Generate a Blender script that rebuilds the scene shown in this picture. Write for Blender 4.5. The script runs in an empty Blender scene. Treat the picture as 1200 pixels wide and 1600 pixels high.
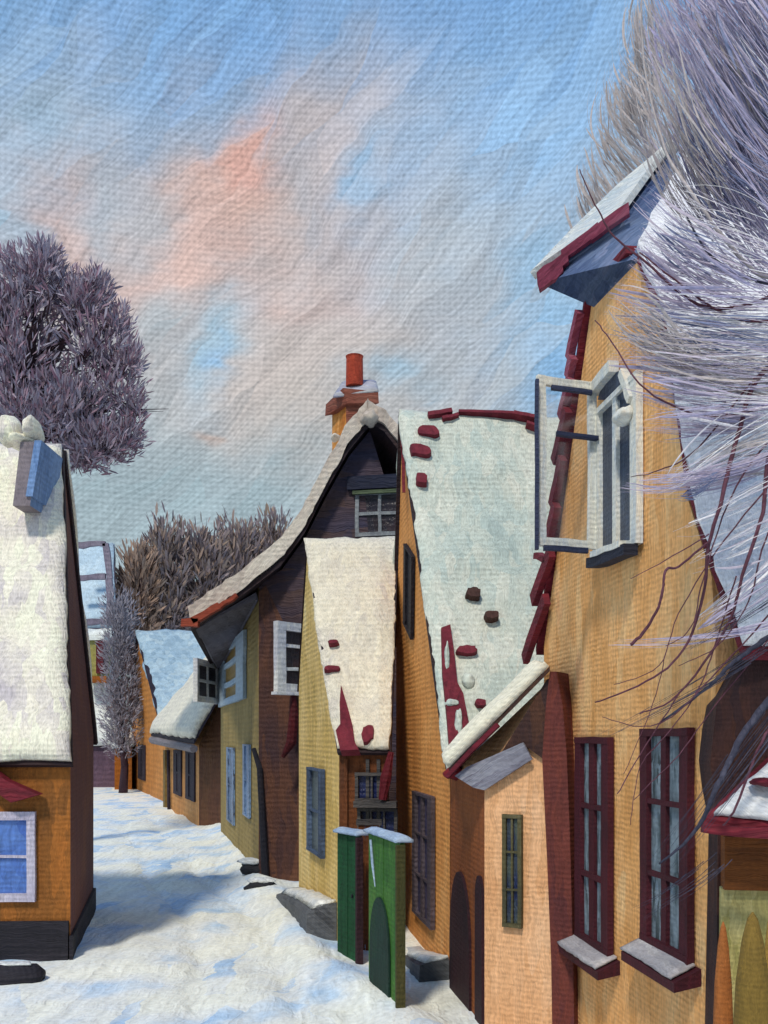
import bpy, bmesh, math, random
from mathutils import Vector as V, noise, Matrix
random.seed(11)
R = math.radians
scn = bpy.context.scene
col = scn.collection
F, CX, HY, EYE = 1500.0, 600.0, 1150.0, 3.0      # focal length and horizon in photo pixels, eye height in metres

def P(px, py, Y): return V(((px-CX)/F*Y, Y, EYE+(HY-py)/F*Y))
def G(px, Y, z=0.0): return V(((px-CX)/F*Y, Y, z))
def U(a, b=None): return random.uniform(a, b) if b is not None else random.uniform(-a, a)
def lin(h):
    h = h.lstrip('#'); o = []
    for i in (0, 2, 4):
        c = int(h[i:i+2], 16)/255
        o.append(c/12.92 if c <= .04045 else ((c+.055)/1.055)**2.4)
    return (*o, 1)

# ---------------------------------------------------------------- tagging
def empty(name, loc, label, cat, group=None):
    o = bpy.data.objects.new(name, None); col.objects.link(o)
    o.location = loc; o.empty_display_size = .2
    return tag(o, label, cat, group)
def tag(o, label, cat, group=None, kind=None):
    if label: o['label'] = label
    if cat: o['category'] = cat
    if group: o['group'] = group
    if kind: o['kind'] = kind
    return o
def off(parent):
    t = V((0, 0, 0))
    while parent is not None: t += parent.location; parent = parent.parent
    return t

class MB:
    """collects geometry in world coordinates, builds ONE mesh object"""
    def __init__(s): s.v = []; s.f = []; s.m = []
    def add(s, vs, fs, mi=0):
        b = len(s.v); s.v += [V(p) for p in vs]
        s.f += [tuple(b+i for i in f) for f in fs]; s.m += [mi]*len(fs); return s
    def box8(s, a, mi=0):      # a: 4 bottom + 4 top
        return s.add(a, [(0,3,2,1),(4,5,6,7),(0,1,5,4),(1,2,6,5),(2,3,7,6),(3,0,4,7)], mi)
    def obox(s, o, u, v, n, mi=0):   # box from corner o with edge vectors
        return s.box8([o, o+u, o+u+v, o+v, o+n, o+u+n, o+u+v+n, o+v+n], mi)
    def bar(s, a, b, w, d, n, mi=0, jit=0.0):    # beam a->b, width w in plane, depth d along n, wobbling like hand-hewn wood
        a, b = V(a), V(b); t = (b-a).normalized(); c = t.cross(n).normalized(); k = 4
        rings = []
        for i in range(k+1):
            p = a.lerp(b, i/k) + c*U(jit); ww = w*(1+U(jit*4 if w else 0))/2
            rings += [[p-c*ww, p+c*ww, p+c*ww+n*d, p-c*ww+n*d]]
        vs = sum(rings, []); fs = [(3,2,1,0), tuple(4*k+i for i in range(4))]
        for i in range(k):
            for j in range(4):
                fs.append((4*i+j, 4*i+(j+1)%4, 4*i+4+(j+1)%4, 4*i+4+j))
        return s.add(vs, fs, mi)
    def tube(s, pts, rads, n=6, mi=0, cap=True):
        k = len(pts); vs = []; up = V((.13, .2, .97))
        for i in range(k):
            t = (pts[min(i+1, k-1)]-pts[max(i-1, 0)])
            t = t.normalized() if t.length > 1e-9 else V((0, 0, 1))
            a = t.cross(up); a = a.normalized() if a.length > 1e-3 else V((1, 0, 0)); b = t.cross(a)
            for j in range(n):
                an = 2*math.pi*j/n; vs.append(pts[i]+(a*math.cos(an)+b*math.sin(an))*rads[i])
        fs = [(i*n+j, i*n+(j+1) % n, (i+1)*n+(j+1) % n, (i+1)*n+j) for i in range(k-1) for j in range(n)]
        if cap: fs += [tuple(range(n-1, -1, -1)), tuple((k-1)*n+j for j in range(n))]
        return s.add(vs, fs, mi)
    def build(s, name, mats, parent=None, smooth=False, fix=True):
        if not isinstance(mats, (list, tuple)): mats = [mats]
        t = off(parent); me = bpy.data.meshes.new(name)
        me.from_pydata([tuple(p-t) for p in s.v], [], s.f)
        for m in mats: me.materials.append(m)
        me.polygons.foreach_set('material_index', s.m)
        if smooth: me.polygons.foreach_set('use_smooth', [True]*len(s.f))
        if fix:
            bm = bmesh.new(); bm.from_mesh(me); bmesh.ops.recalc_face_normals(bm, faces=bm.faces); bm.to_mesh(me); bm.free()
        me.update()
        o = bpy.data.objects.new(name, me); col.objects.link(o)
        if parent is not None: o.parent = parent
        return o

# ---------------------------------------------------------------- materials
class NT:
    def __init__(s, nt): s.nt = nt; s.n = nt.nodes; s.l = nt.links
    def new(s, t, **k):
        n = s.n.new(t)
        for a, b in k.items(): setattr(n, a, b)
        return n
    def put(s, sock, val):
        if hasattr(val, 'is_output'): s.l.new(val, sock)
        elif val is not None: sock.default_value = val
    def m(s, op, a, b=None, c=None, clamp=False):
        n = s.new('ShaderNodeMath', operation=op, use_clamp=clamp)
        s.put(n.inputs[0], a); s.put(n.inputs[1], b)
        if c is not None: s.put(n.inputs[2], c)
        return n.outputs[0]
    def vm(s, op, a, b=None, sc=None):
        n = s.new('ShaderNodeVectorMath', operation=op); s.put(n.inputs[0], a)
        if b is not None: s.put(n.inputs[1], b)
        if sc is not None: s.put(n.inputs['Scale'], sc)
        return n.outputs[0]
    def map(s, vec, scale=(1,1,1), rot=(0,0,0), loc=(0,0,0)):
        n = s.new('ShaderNodeMapping'); s.put(n.inputs['Vector'], vec)
        n.inputs['Scale'].default_value = scale; n.inputs['Rotation'].default_value = rot; n.inputs['Location'].default_value = loc
        return n.outputs[0]
    def noise(s, vec, sc, det=3, rough=.55, out=0):
        n = s.new('ShaderNodeTexNoise'); s.put(n.inputs['Vector'], vec)
        n.inputs['Scale'].default_value = sc; n.inputs['Detail'].default_value = det; n.inputs['Roughness'].default_value = rough
        return n.outputs[out]
    def voro(s, vec, sc, out='Color'):
        n = s.new('ShaderNodeTexVoronoi'); s.put(n.inputs['Vector'], vec); n.inputs['Scale'].default_value = sc
        return n.outputs[out]
    def mix(s, f, a, b, mode='MIX'):
        n = s.new('ShaderNodeMix', data_type='RGBA', blend_type=mode); n.clamp_factor = True
        s.put(n.inputs[0], f); s.put(n.inputs[6], a); s.put(n.inputs[7], b)
        return n.outputs[2]
    def ramp(s, f, cols, pos=None):
        n = s.new('ShaderNodeValToRGB'); s.put(n.inputs[0], f); e = n.color_ramp.elements
        k = len(cols); pos = pos or [i/(k-1) for i in range(k)]
        while len(e) < k: e.new(.5)
        for i in range(k): e[i].position = pos[i]; e[i].color = cols[i]
        return n.outputs[0]
    def rng(s, v, a, b, c, d):
        n = s.new('ShaderNodeMapRange'); s.put(n.inputs[0], v)
        for i, x in enumerate((a, b, c, d)): n.inputs[i+1].default_value = x
        return n.outputs[0]
    def grey(s, v):
        n = s.new('ShaderNodeCombineColor')
        for i in range(3): s.put(n.inputs[i], v)
        return n.outputs[0]
    def xyz(s, v):
        n = s.new('ShaderNodeSeparateXYZ'); s.put(n.inputs[0], v); return n.outputs

GAIN = 1.0
def paint(name, cols, Y, dirn='v', wd=16, ln=110, rough=.72, weave=.10, bump=.5, tilt=0.0, bris=.20, spec=.25, gain=GAIN, island=False, flat=False):
    """thick oil-like limewash: stroke patches, bristle streaks and a coarse horizontal grain; Y sets the size of the grain in metres"""
    m = bpy.data.materials.new(name); m.use_nodes = True; t = NT(m.node_tree); t.n.clear()
    out = t.new('ShaderNodeOutputMaterial'); bs = t.new('ShaderNodeBsdfPrincipled'); t.l.new(bs.outputs[0], out.inputs[0])
    k = Y/F; a = 1/(wd*k); b = 1/(ln*k)
    sc = {'v': (a, a, b), 'h': (b, b, a), 'r': (a*.6, a*.6, a*.6), 'y': (a, b, a)}[dirn]
    co = t.new('ShaderNodeTexCoord').outputs['Object']
    co = t.map(co, rot=(0, tilt, 0)) if tilt else co
    wob = t.vm('SCALE', t.vm('SUBTRACT', t.noise(co, 1/(60*k), 3, out=1), (.5, .5, .5)), sc=28*k)
    cw = t.vm('ADD', co, wob)
    st = t.map(cw, scale=sc)
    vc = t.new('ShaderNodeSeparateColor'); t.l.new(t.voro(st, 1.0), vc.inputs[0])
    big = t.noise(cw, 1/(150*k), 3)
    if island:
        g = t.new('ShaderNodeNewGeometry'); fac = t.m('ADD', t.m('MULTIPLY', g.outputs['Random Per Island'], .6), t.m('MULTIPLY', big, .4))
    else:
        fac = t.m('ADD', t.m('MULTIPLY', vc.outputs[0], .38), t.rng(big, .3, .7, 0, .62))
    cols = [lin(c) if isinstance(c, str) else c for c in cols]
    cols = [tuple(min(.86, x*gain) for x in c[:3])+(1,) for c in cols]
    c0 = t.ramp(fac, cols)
    fs = {'v': (a*7, a*7, b*.8), 'h': (b*.8, b*.8, a*7), 'r': (a*4, a*4, a*4), 'y': (a*7, b, a*7)}[dirn]
    br = t.noise(t.map(cw, scale=fs), 1.0, 2)
    x, y, z = t.xyz(t.new('ShaderNodeTexCoord').outputs['Object'])
    wn = t.noise(co, 1/(14*k), 1)
    w1 = t.m('SINE', t.m('ADD', t.m('MULTIPLY', z, 2*math.pi/(8.2*k)), t.m('MULTIPLY', wn, 5.0)))
    w2 = t.m('SINE', t.m('ADD', t.m('MULTIPLY', t.m('ADD', x, y), 2*math.pi/(9.5*k)), t.m('MULTIPLY', wn, 4.0)))
    wv = t.m('ADD', t.m('MULTIPLY', w1, .7), t.m('MULTIPLY', w2, .3))
    if flat or island: wv = 0.0
    else: wv = t.m('MULTIPLY', wv, t.rng(t.noise(co, 1/(40*k), 3), .3, .7, .15, 1.15))
    gr = t.noise(co, 1/(7.5*k), 1)
    val = t.m('ADD', t.m('ADD', t.m('ADD', 1.0, t.m('MULTIPLY', t.m('SUBTRACT', gr, .5), .0 if island else .45)), t.m('MULTIPLY', wv, weave)), t.m('MULTIPLY', t.m('SUBTRACT', br, .5), bris*4))
    c1 = t.mix(1.0, c0, t.grey(val), 'MULTIPLY')
    t.l.new(c1, bs.inputs['Base Color']); bs.inputs['Roughness'].default_value = rough
    bs.inputs['Specular IOR Level'].default_value = spec
    bp = t.new('ShaderNodeBump'); bp.inputs['Strength'].default_value = bump; bp.inputs['Distance'].default_value = 5*k
    t.l.new(t.m('ADD', t.m('MULTIPLY', wv, .22), br), bp.inputs['Height']); t.l.new(bp.outputs[0], bs.inputs['Normal'])
    return m
def glass(name, cols, Y, **k): return paint(name, cols, Y, rough=.3, spec=.5, **k)

# ---------------------------------------------------------------- geometry helpers
class Plane:
    """a wall plane in the world; hit() finds where a sight line meets it"""
    def __init__(s, a, b, c=None):
        a, b = V(a), V(b)
        s.o = a; s.u = (b-a); s.u.normalize()
        if c is None: s.v = V((0, 0, 1))
        else:
            w = V(c)-a; s.v = (w-s.u*w.dot(s.u)).normalized()
        s.n = s.u.cross(s.v).normalized()
        if s.n.dot(V((0, 0, EYE))-s.o) < 0: s.n = -s.n
    def p3(s, px, py):
        d = V(((px-CX)/F, 1, (HY-py)/F)); c = V((0, 0, EYE))
        return c + d*((s.o-c).dot(s.n)/d.dot(s.n))
    def st(s, px, py):
        q = s.p3(px, py)-s.o; return q.dot(s.u), q.dot(s.v)
    def pt(s, a, b, d=0): return s.o+s.u*a+s.v*b+s.n*d

def slab(name, pts, vec, mat, parent):
    k = len(pts); pts = [V(p) for p in pts]; q = [p+vec for p in pts]
    return MB().add(pts+q, [tuple(range(k)), tuple(range(2*k-1, k-1, -1))]+[(i, (i+1) % k, k+(i+1) % k, k+i) for i in range(k)]).build(name, mat, parent)

def sheet(name, q, th, mat, parent, nu=26, nv=26, amp=.05, fall=.12, jag=.0, seed=0.0, dip=0.0, mb=None):
    """snow lying on a quad q=[eaveL,eaveR,ridgeR,ridgeL]: wavy top, soft ragged edges, closed below"""
    q = [V(p) for p in q]; n = (q[1]-q[0]).cross(q[3]-q[0]).normalized()
    if n.z < 0: n = -n
    su = (q[1]-q[0]).length; sv = (q[3]-q[0]).length
    top = []; bot = []; hd = (q[1]-q[0]).normalized(); vd = (q[3]-q[0]).normalized()
    for j in range(nv+1):
        for i in range(nu+1):
            u, v = i/nu, j/nv
            p = q[0].lerp(q[1], u).lerp(q[3].lerp(q[2], u), v)
            e = min(u*su, (1-u)*su, v*sv, (1-v)*sv)
            t = th*(.45+.55*min(1, e/fall)) if fall else th
            nz = noise.noise(p*1.7+V((seed, 0, 0)))*amp + noise.noise(p*6+V((seed, 3, 0)))*amp*.4
            jg = V((0, 0, 0))
            if jag and e < 1e-6:
                jg = hd*((noise.noise(p*1.3+V((seed, 0, 0)))+.5*noise.noise(p*9+V((seed, 0, 0))))*jag) + vd*((noise.noise(p*2+V((0, seed, 9)))+.5*noise.noise(p*11))*jag)
            sag = n*(-dip*math.sin(math.pi*v))
            top.append(p+n*max(.02, t+nz)+jg+sag); bot.append(p+jg+sag)
    w = nu+1; N = w*(nv+1); fs = []
    for j in range(nv):
        for i in range(nu):
            a = j*w+i; fs.append((a, a+1, a+w+1, a+w)); fs.append((N+a, N+a+w, N+a+w+1, N+a+1))
    for i in range(nu):
        fs.append((i, N+i, N+i+1, i+1)); a = nv*w+i; fs.append((a, a+1, N+a+1, N+a))
    for j in range(nv):
        a = j*w; fs.append((a, a+w, N+a+w, N+a)); a = j*w+nu; fs.append((a, N+a, N+a+w, a+w))
    mb2 = mb or MB(); mb2.add(top+bot, fs)
    if mb: return None
    return mb2.build(name, mat, parent, smooth=True)

def window(root, pl, px0, py0, px1, py1, mats, cols=2, rows=3, fw=.09, proud=.05, sill=None, name='window', bw=None, jit=.012, label=None, fpx=None, bpx=None):
    """window set on plane pl between photo pixels: frame (part) > pane, sill"""
    pm = (px0+px1)/2; a0 = pl.st(px0, (py0+py1)/2)[0]; a1 = pl.st(px1, (py0+py1)/2)[0]
    b1 = pl.st(pm, py0)[1]; b0 = pl.st(pm, py1)[1]
    if a0 > a1: a0, a1 = a1, a0
    bw = bw or fw*.55; mb = MB(); j = jit; n = pl.n
    kx = abs(a1-a0)/abs(px1-px0); ky = abs(b1-b0)/abs(py1-py0); fpx = fpx or 5; bpx = bpx or fpx*.6
    fu, fv, bu, bv = fpx*kx, fpx*ky, bpx*kx, bpx*ky; j = min(j, bv*.12)
    c = lambda s, t, d=.012: pl.pt(s, t, d)
    mb.bar(c(a0+fu/2, b0), c(a0+fu/2, b1), fu, proud, n, 0, j); mb.bar(c(a1-fu/2, b0), c(a1-fu/2, b1), fu, proud, n, 0, j)
    mb.bar(c(a0, b0+fv/2, .016), c(a1, b0+fv/2, .016), fv, proud, n, 0, j); mb.bar(c(a0, b1-fv/2, .016), c(a1, b1-fv/2, .016), fv, proud, n, 0, j)
    for i in range(1, cols):
        s = a0+(a1-a0)*i/cols; mb.bar(c(s, b0+fv*.5, .014), c(s, b1-fv*.5, .014), bu, proud*.8, n, 0, j)
    for i in range(1, rows):
        t = b0+(b1-b0)*i/rows; mb.bar(c(a0+fu*.5, t, .018), c(a1-fu*.5, t, .018), bv, proud*.8, n, 0, j)
    w = mb.build(name, mats[0], root)
    if label: w['label'] = label
    m2 = MB().obox(c(a0+fu*.4, b0+fv*.4, -.03), pl.u*(a1-a0-fu*.8), pl.v*(b1-b0-fv*.8), n*.055)
    m2.build('pane', mats[1], w)
    if sill:
        sd, sh, sm, cm = sill
        MB().obox(c(a0-.05, b0-sh, 0), pl.u*(a1-a0+.1), pl.v*sh*.98+V((0, 0, 0)), n*sd).build('sill', sm, w)
        if cm: sheet('sill_snow', [c(a0-.04, b0-.004, sd), c(a1+.04, b0-.004, sd), c(a1+.04, b0+.03, .02), c(a0-.04, b0+.03, .02)], .05, cm, w, 10, 5, .015, .05)
    return w

def sash(root, hinge, outv, h, mats, cols=1, rows=2, fw=.07, th=.045, name='open_sash', label=None, pane=True):
    """an opened window leaf, hinged on a vertical line"""
    L = outv.length; u = outv.normalized(); v = V((0, 0, 1)); n = u.cross(v).normalized(); mb = MB(); H = V(hinge)
    for s in (fw/2, L-fw/2): mb.bar(H+u*s, H+u*s+v*h, fw, th, n, 0, .008)
    for t in (fw/2, h-fw/2): mb.bar(H+v*t+n*.003, H+u*L+v*t+n*.003, fw, th, n, 0, .008)
    for i in range(1, rows): mb.bar(H+v*(h*i/rows)+u*fw*.5+n*.005, H+v*(h*i/rows)+u*(L-fw*.5)+n*.005, fw*.5, th*.7, n, 0, .006)
    for i in range(1, cols): mb.bar(H+u*(L*i/cols)+n*.004, H+u*(L*i/cols)+v*h+n*.004, fw*.5, th*.7, n, 0, .006)
    o = mb.build(name, mats[0], root)
    if label: o['label'] = label
    if pane: MB().obox(H+u*fw*.5+v*fw*.5+n*th*.4, u*(L-fw), v*(h-fw), n*.008).build('pane', mats[1], o)
    return o

def house(root, N, Fc, E, zN, zF, apex, mg, mf, mr, ms, ov=.12, eo=.25, th=.14, board=.09, amp=.05, seed=0, base=-.3, snow=True, nu=30, nv=30, jag=.04, rake=None, back=True, dip=0.0, apexR=None, eaveR=None):
    """gabled house. N/Fc: near and far ground corners of the gable seen; E: vector to the other gable; apex: gable top"""
    N, Fc, E, apex = V(N), V(Fc), V(E), V(apex)
    n0, f0 = V((N.x, N.y, base)), V((Fc.x, Fc.y, base)); n1, f1 = V((N.x, N.y, zN)), V((Fc.x, Fc.y, zF))
    aR = V(apexR) if apexR is not None else apex+E
    vs = [n0, f0, f1, n1, apex, n0+E, f0+E, f1+E, n1+E, aR]
    wl = MB().add(vs, [(0, 1, 2, 3), (3, 2, 4)], 0).add(vs, [(5, 8, 7, 6), (8, 9, 7), (1, 6, 7, 2), (2, 7, 9, 4), (3, 4, 9, 8), (0, 3, 8, 5), (0, 5, 6, 1)], 1)
    # weld the two copies
    b = len(vs); wl.f = [tuple(i % b for i in f) for f in wl.f]; wl.v = wl.v[:b]
    wl.build('wall', [mg, mf], root)
    e = E.normalized(); s1 = (n1-apex).normalized(); s2 = (f1-apex).normalized()
    near = [n1+s1*eo-e*ov, n1+E+s1*eo+e*ov, aR+e*ov, apex-e*ov]
    far = [f1+s2*eo-e*ov, f1+E+s2*eo+e*ov, aR+e*ov, apex-e*ov]
    up = V((0, 0, .012))
    nn = (near[1]-near[0]).cross(near[3]-near[0]).normalized(); nn = nn if nn.z > 0 else -nn
    nf = (far[1]-far[0]).cross(far[3]-far[0]).normalized(); nf = nf if nf.z > 0 else -nf
    rf = MB()
    for q, nn_ in ((near, nn), (far, nf)):
        q = [p+nn_*.012 for p in q]
        rf.add(q+[p+nn_*board for p in q], [(0, 1, 2, 3), (7, 6, 5, 4), (0, 4, 5, 1), (1, 5, 6, 2), (2, 6, 7, 3), (3, 7, 4, 0)])
    r = rf.build('roof', mr, root)
    if snow:
        k = nn*(board+.016); kf = nf*(board+.016)
        g = MB()
        sheet('', [p+k-s1*(.04 if i < 2 else 0) for i, p in enumerate(near)], th, None, None, nu, nv, amp, .15, jag, seed, dip, mb=g)
        sheet('', [p+kf-s2*(.04 if i < 2 else 0) for i, p in enumerate(far)], th, None, None, 14, 14, amp, .15, jag, seed+5, 0, mb=g)
        g.build('snow_cover', ms, r, smooth=True)
    return r, Plane(n0, f0), Plane(n1, f1, apex), Plane(n0, n0+E), Plane(near[0]+k if snow else near[0], near[1]+k if snow else near[1], near[3]+k if snow else near[3])

def patch(root, pl, shapes, mat, name='bare_tiles', d=.1, th=.05):
    """patches of bare roof tile where the snow has slid: lumps proud of plane pl. shapes: (px,py,rx,ry,angle)"""
    for (px, py, rx, ry, an) in shapes:
        s0, t0 = pl.st(px, py); k = (pl.p3(px, py)-V((0, 0, EYE))).y/F
        # scale foreshortened pixel radii to metres in the plane
        sx = abs(pl.st(px+rx, py)[0]-s0); sy = abs(pl.st(px, py+ry)[1]-t0)
        n = 16; sh = math.tan(an)*.6; ring = []
        for i in range(n):
            a = 2*math.pi*i/n; r = 1+U(.14); x = math.copysign(abs(math.cos(a))**.7, math.cos(a))*sx*r; y = math.copysign(abs(math.sin(a))**.7, math.sin(a))*sy*r
            ring.append((s0+x, t0+y+x*sh))
        b = [pl.pt(x, y, d-.12) for x, y in ring]; tp = [pl.pt(s0+(x-s0)*.88, t0+(y-t0)*.88, d+th) for x, y in ring]
        MB().add(b+tp, [tuple(range(n)), tuple(range(2*n-1, n-1, -1))]+[(i, (i+1) % n, n+(i+1) % n, n+i) for i in range(n)]).build(name, mat, root)

def lump(name, c, r, mat, parent, seed=0, amp=.3, sub=3, flat=0.0, rot=0.0):
    bm = bmesh.new(); bmesh.ops.create_icosphere(bm, subdivisions=sub, radius=1)
    c = V(c); t = off(parent); rm = Matrix.Rotation(rot, 3, 'Z')
    for v in bm.verts:
        d = v.co.copy(); k = 1+noise.noise(d*1.4+V((seed, 0, 0)))*amp+noise.noise(d*4+V((seed, 1, 0)))*amp*.35
        p = rm @ V((d.x*r[0]*k, d.y*r[1]*k, max(-flat, d.z)*r[2]*k if flat else d.z*r[2]*k)); v.co = c+p-t
    for f in bm.faces: f.smooth = True
    me = bpy.data.meshes.new(name); bm.to_mesh(me); bm.free(); me.materials.append(mat)
    o = bpy.data.objects.new(name, me); col.objects.link(o)
    if parent is not None: o.parent = parent
    return o

# ================================================================ WORLD
SUN_AZ, SUN_EL = math.atan2(-.33, -.94), R(50)     # sun behind and left of the camera
def make_world():
    w = bpy.data.worlds.new('World'); scn.world = w; w.use_nodes = True; t = NT(w.node_tree); t.n.clear()
    out = t.new('ShaderNodeOutputWorld'); bg = t.new('ShaderNodeBackground'); t.l.new(bg.outputs[0], out.inputs[0])
    d = t.new('ShaderNodeTexCoord').outputs['Generated']
    x, y, z = t.xyz(d)
    az = t.m('ARCTAN2', x, y); hyp = t.m('SQRT', t.m('ADD', t.m('MULTIPLY', x, x), t.m('MULTIPLY', y, y)))
    el = t.m('ARCTAN2', z, hyp)
    cmb = t.new('ShaderNodeCombineXYZ'); t.put(cmb.inputs[0], az); t.put(cmb.inputs[1], el); ae = cmb.outputs[0]
    # diagonal brush flow (rising to the right)
    n1 = t.vm('SCALE', t.vm('SUBTRACT', t.noise(ae, 7, 3, out=1), (.5, .5, .5)), sc=.16)
    n2 = t.vm('SCALE', t.vm('SUBTRACT', t.noise(t.map(ae, scale=(14, 60, 1), rot=(0, 0, -R(42))), 1, 2, out=1), (.5, .5, .5)), sc=.035)
    aw = t.vm('ADD', t.vm('ADD', ae, n1), n2)
    st = t.map(t.vm('ADD', ae, t.vm('SCALE', n1, sc=.35)), scale=(1, 1, 1), rot=(0, 0, -R(42)))
    vs = t.new('ShaderNodeSeparateColor'); t.l.new(t.voro(t.map(st, scale=(9, 42, 1)), 1), vs.inputs[0])
    ax, ay, _ = t.xyz(aw)
    def ang(px, py):
        u, v = (px-CX)/F, (HY-py)/F; return math.atan(u), math.atan2(v, math.hypot(u, 1))
    elv = t.m('ADD', ay, t.m('MULTIPLY', t.m('SUBTRACT', vs.outputs[0], .5), .05))
    base = t.ramp(t.m('DIVIDE', elv, 1.2, clamp=True), [lin('98a8ac'), lin('98a9b0'), lin('a3b0b8'), lin('8aa9c6'), lin('769fca'), lin('6692c6'), lin('5a86be')],
                  [0, .16, .34, .44, .52, .64, 1])
    c = base
    blobs = [(560, 480, 330, 170, 12, 'b9b0ac', .9), (150, 350, 200, 130, 10, 'b9aead', .85), (450, 350, 190, 120, 32, 'bdb0ac', .9), (560, 640, 260, 90, 5, 'b3afac', .85), (300, 430, 210, 90, 10, 'b9aeab', .7), (430, 560, 150, 90, 10, 'b9b0ab', .7),
             (90, 335, 80, 50, 0, 'c9ada4', .7), (372, 300, 42, 98, -24, 'cdafa4', .9), (325, 350, 50, 55, -10, 'c7aba2', .75), (240, 405, 130, 28, 20, 'c8aba2', .8), (395, 222, 46, 24, 40, 'cda397', .85), (410, 440, 100, 26, 8, 'c3aba2', .6),
             (300, 410, 40, 24, 10, 'd6b3a6', .8), (180, 300, 50, 36, 30, '9fb0bd', .6), (250, 325, 40, 40, 40, 'a9afb6', .5), (60, 395, 60, 26, 10, 'b5aeb0', .6),
             (350, 530, 36, 80, -26, '9bb6c8', .85), (362, 556, 16, 18, 0, '8eb2d2', .8), (575, 300, 44, 24, 20, '93b0ca', .7), (265, 490, 80, 60, 20, 'a3afb6', .6), (470, 300, 30, 60, 10, 'aaaeb6', .5),
             (460, 650, 60, 50, 0, 'b9b0a9', .7), (330, 652, 20, 12, 0, 'c2a08c', .8), (250, 760, 230, 90, 0, '96a9b0', .8), (620, 590, 70, 36, 15, '93b2c6', .7),
             (860, 480, 140, 180, 20, '8eb0cc', .7), (900, 560, 60, 80, 30, '84b0d8', .7), (10, 340, 40, 60, 0, '9bb6ca', .6), (700, 380, 120, 80, 30, 'a9b1b6', .6), (60, 190, 120, 60, 20, '90aac0', .6), (780, 220, 200, 90, 20, '8ab4dc', .5)]
    for (px, py, rx, ry, an, hx, s) in blobs:
        a0, e0 = ang(px, py); ca, sa = math.cos(R(an)), math.sin(R(an))
        du = t.m('SUBTRACT', ax, a0); dv = t.m('SUBTRACT', ay, e0)
        p = t.m('MULTIPLY', t.m('ADD', t.m('MULTIPLY', du, ca), t.m('MULTIPLY', dv, sa)), F/rx)
        q = t.m('MULTIPLY', t.m('SUBTRACT', t.m('MULTIPLY', dv, ca), t.m('MULTIPLY', du, sa)), F/ry)
        dd = t.m('ADD', t.m('MULTIPLY', p, p), t.m('MULTIPLY', q, q))
        dd = t.m('ADD', dd, t.m('MULTIPLY', t.m('SUBTRACT', vs.outputs[1], .5), .9))
        f = t.m('MULTIPLY', t.m('EXPONENT', t.m('MULTIPLY', dd, -1.0)), s*1.15, clamp=True)
        c = t.mix(f, c, lin(hx))
    # bristle streaks and coarse grain of the sky
    br = t.noise(t.map(st, scale=(20, 330, 1)), 1, 3)
    tone = t.m('ADD', t.m('MULTIPLY', t.m('SUBTRACT', br, .5), .85), t.m('MULTIPLY', t.m('SUBTRACT', vs.outputs[2], .5), .17))
    wn = t.noise(ae, 130, 2)
    w1 = t.m('SINE', t.m('ADD', t.m('MULTIPLY', el, 2*math.pi*F/7.6), t.m('MULTIPLY', wn, 6)))
    w2 = t.m('SINE', t.m('ADD', t.m('MULTIPLY', az, 2*math.pi*F/9), t.m('MULTIPLY', wn, 4)))
    tone = t.m('ADD', tone, t.m('ADD', t.m('MULTIPLY', w1, .085), t.m('MULTIPLY', w2, .04)))
    gr = t.noise(t.map(ae, scale=(1, 1.5, 1), rot=(0, 0, -R(20))), F/6.0, 1)
    tone = t.m('ADD', tone, t.m('MULTIPLY', t.m('SUBTRACT', gr, .5), .45))
    c = t.mix(1.0, c, t.grey(t.m('ADD', 1.0, tone)), 'MULTIPLY')
    sky = t.new('ShaderNodeTexSky', sky_type='NISHITA'); sky.sun_disc = False
    sky.sun_elevation = SUN_EL; sky.sun_rotation = SUN_AZ % (2*math.pi); sky.air_density = 1.2; sky.dust_density = 2.0
    c2 = t.mix(.93, t.mix(1.0, sky.outputs[0], (.10, .10, .10, 1), 'MULTIPLY'), c)
    t.l.new(t.vm('SCALE', c2, sc=11.9), bg.inputs[0]); bg.inputs[1].default_value = .1
make_world()
sl = bpy.data.lights.new('sun', 'SUN'); sl.energy = 2.6; sl.angle = R(7); sl.color = (1, .93, .80)
so = bpy.data.objects.new('sun', sl); col.objects.link(so)
sd = V((math.sin(SUN_AZ)*math.cos(SUN_EL), math.cos(SUN_AZ)*math.cos(SUN_EL), math.sin(SUN_EL)))
so.rotation_euler = (-sd).to_track_quat('-Z', 'Y').to_euler(); so.location = sd*40

# ================================================================ GROUND
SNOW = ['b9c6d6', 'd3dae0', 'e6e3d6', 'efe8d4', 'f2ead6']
snow_ground = paint('snow_street', ['8fb0d4', 'b0c8de', 'dcdfdc', 'efe8d6', 'f4ecd8'], 14, 'y', wd=80, ln=200, tilt=0, weave=.03, bump=1.0, bris=.12, gain=1.12, flat=True)  # blue tones paint patches of shaded snow into the street colour
def gh(x, y):
    h = noise.noise(V((x*.5, y*.35, 0)))*.07+noise.noise(V((x*1.9, y*1.3, 4)))*.035
    # ruts worn along the street
    if 6 < y < 60:
        h += noise.noise(V((x*3.2+y*1.1, y*.25, 8)))*.03
        # trodden middle of the street, drifts heaped beside the right-hand houses
        lx = -1.9-(y-13)*.33 if y > 13 else -1.9+(13-y)*.2
        for o_ in (-.55, .55): h -= .07*math.exp(-((x-lx-o_+.12*math.sin(y*.7))/.13)**2)
        ex = (-.9-(y-13)*.235) if y > 13 else -.9+(13-y)*.40
        d = x-ex
        h += .16*math.exp(-((d+.1)/.35)**2) + .05*math.exp(-((d+1.4)/.5)**2)*math.sin(y*1.3)
    return h if y < 70 else h*max(0, 1-(y-70)/60)
gx = sorted(set([round(-9+i*.11, 3) for i in range(120)] + [round(4.2+i*1.2, 2) for i in range(10)] + [-10.5, -13, -16, -20, -26, -36, -60, -120, -300, -700, 20, 30, 60, 150, 400, 700]))
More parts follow.
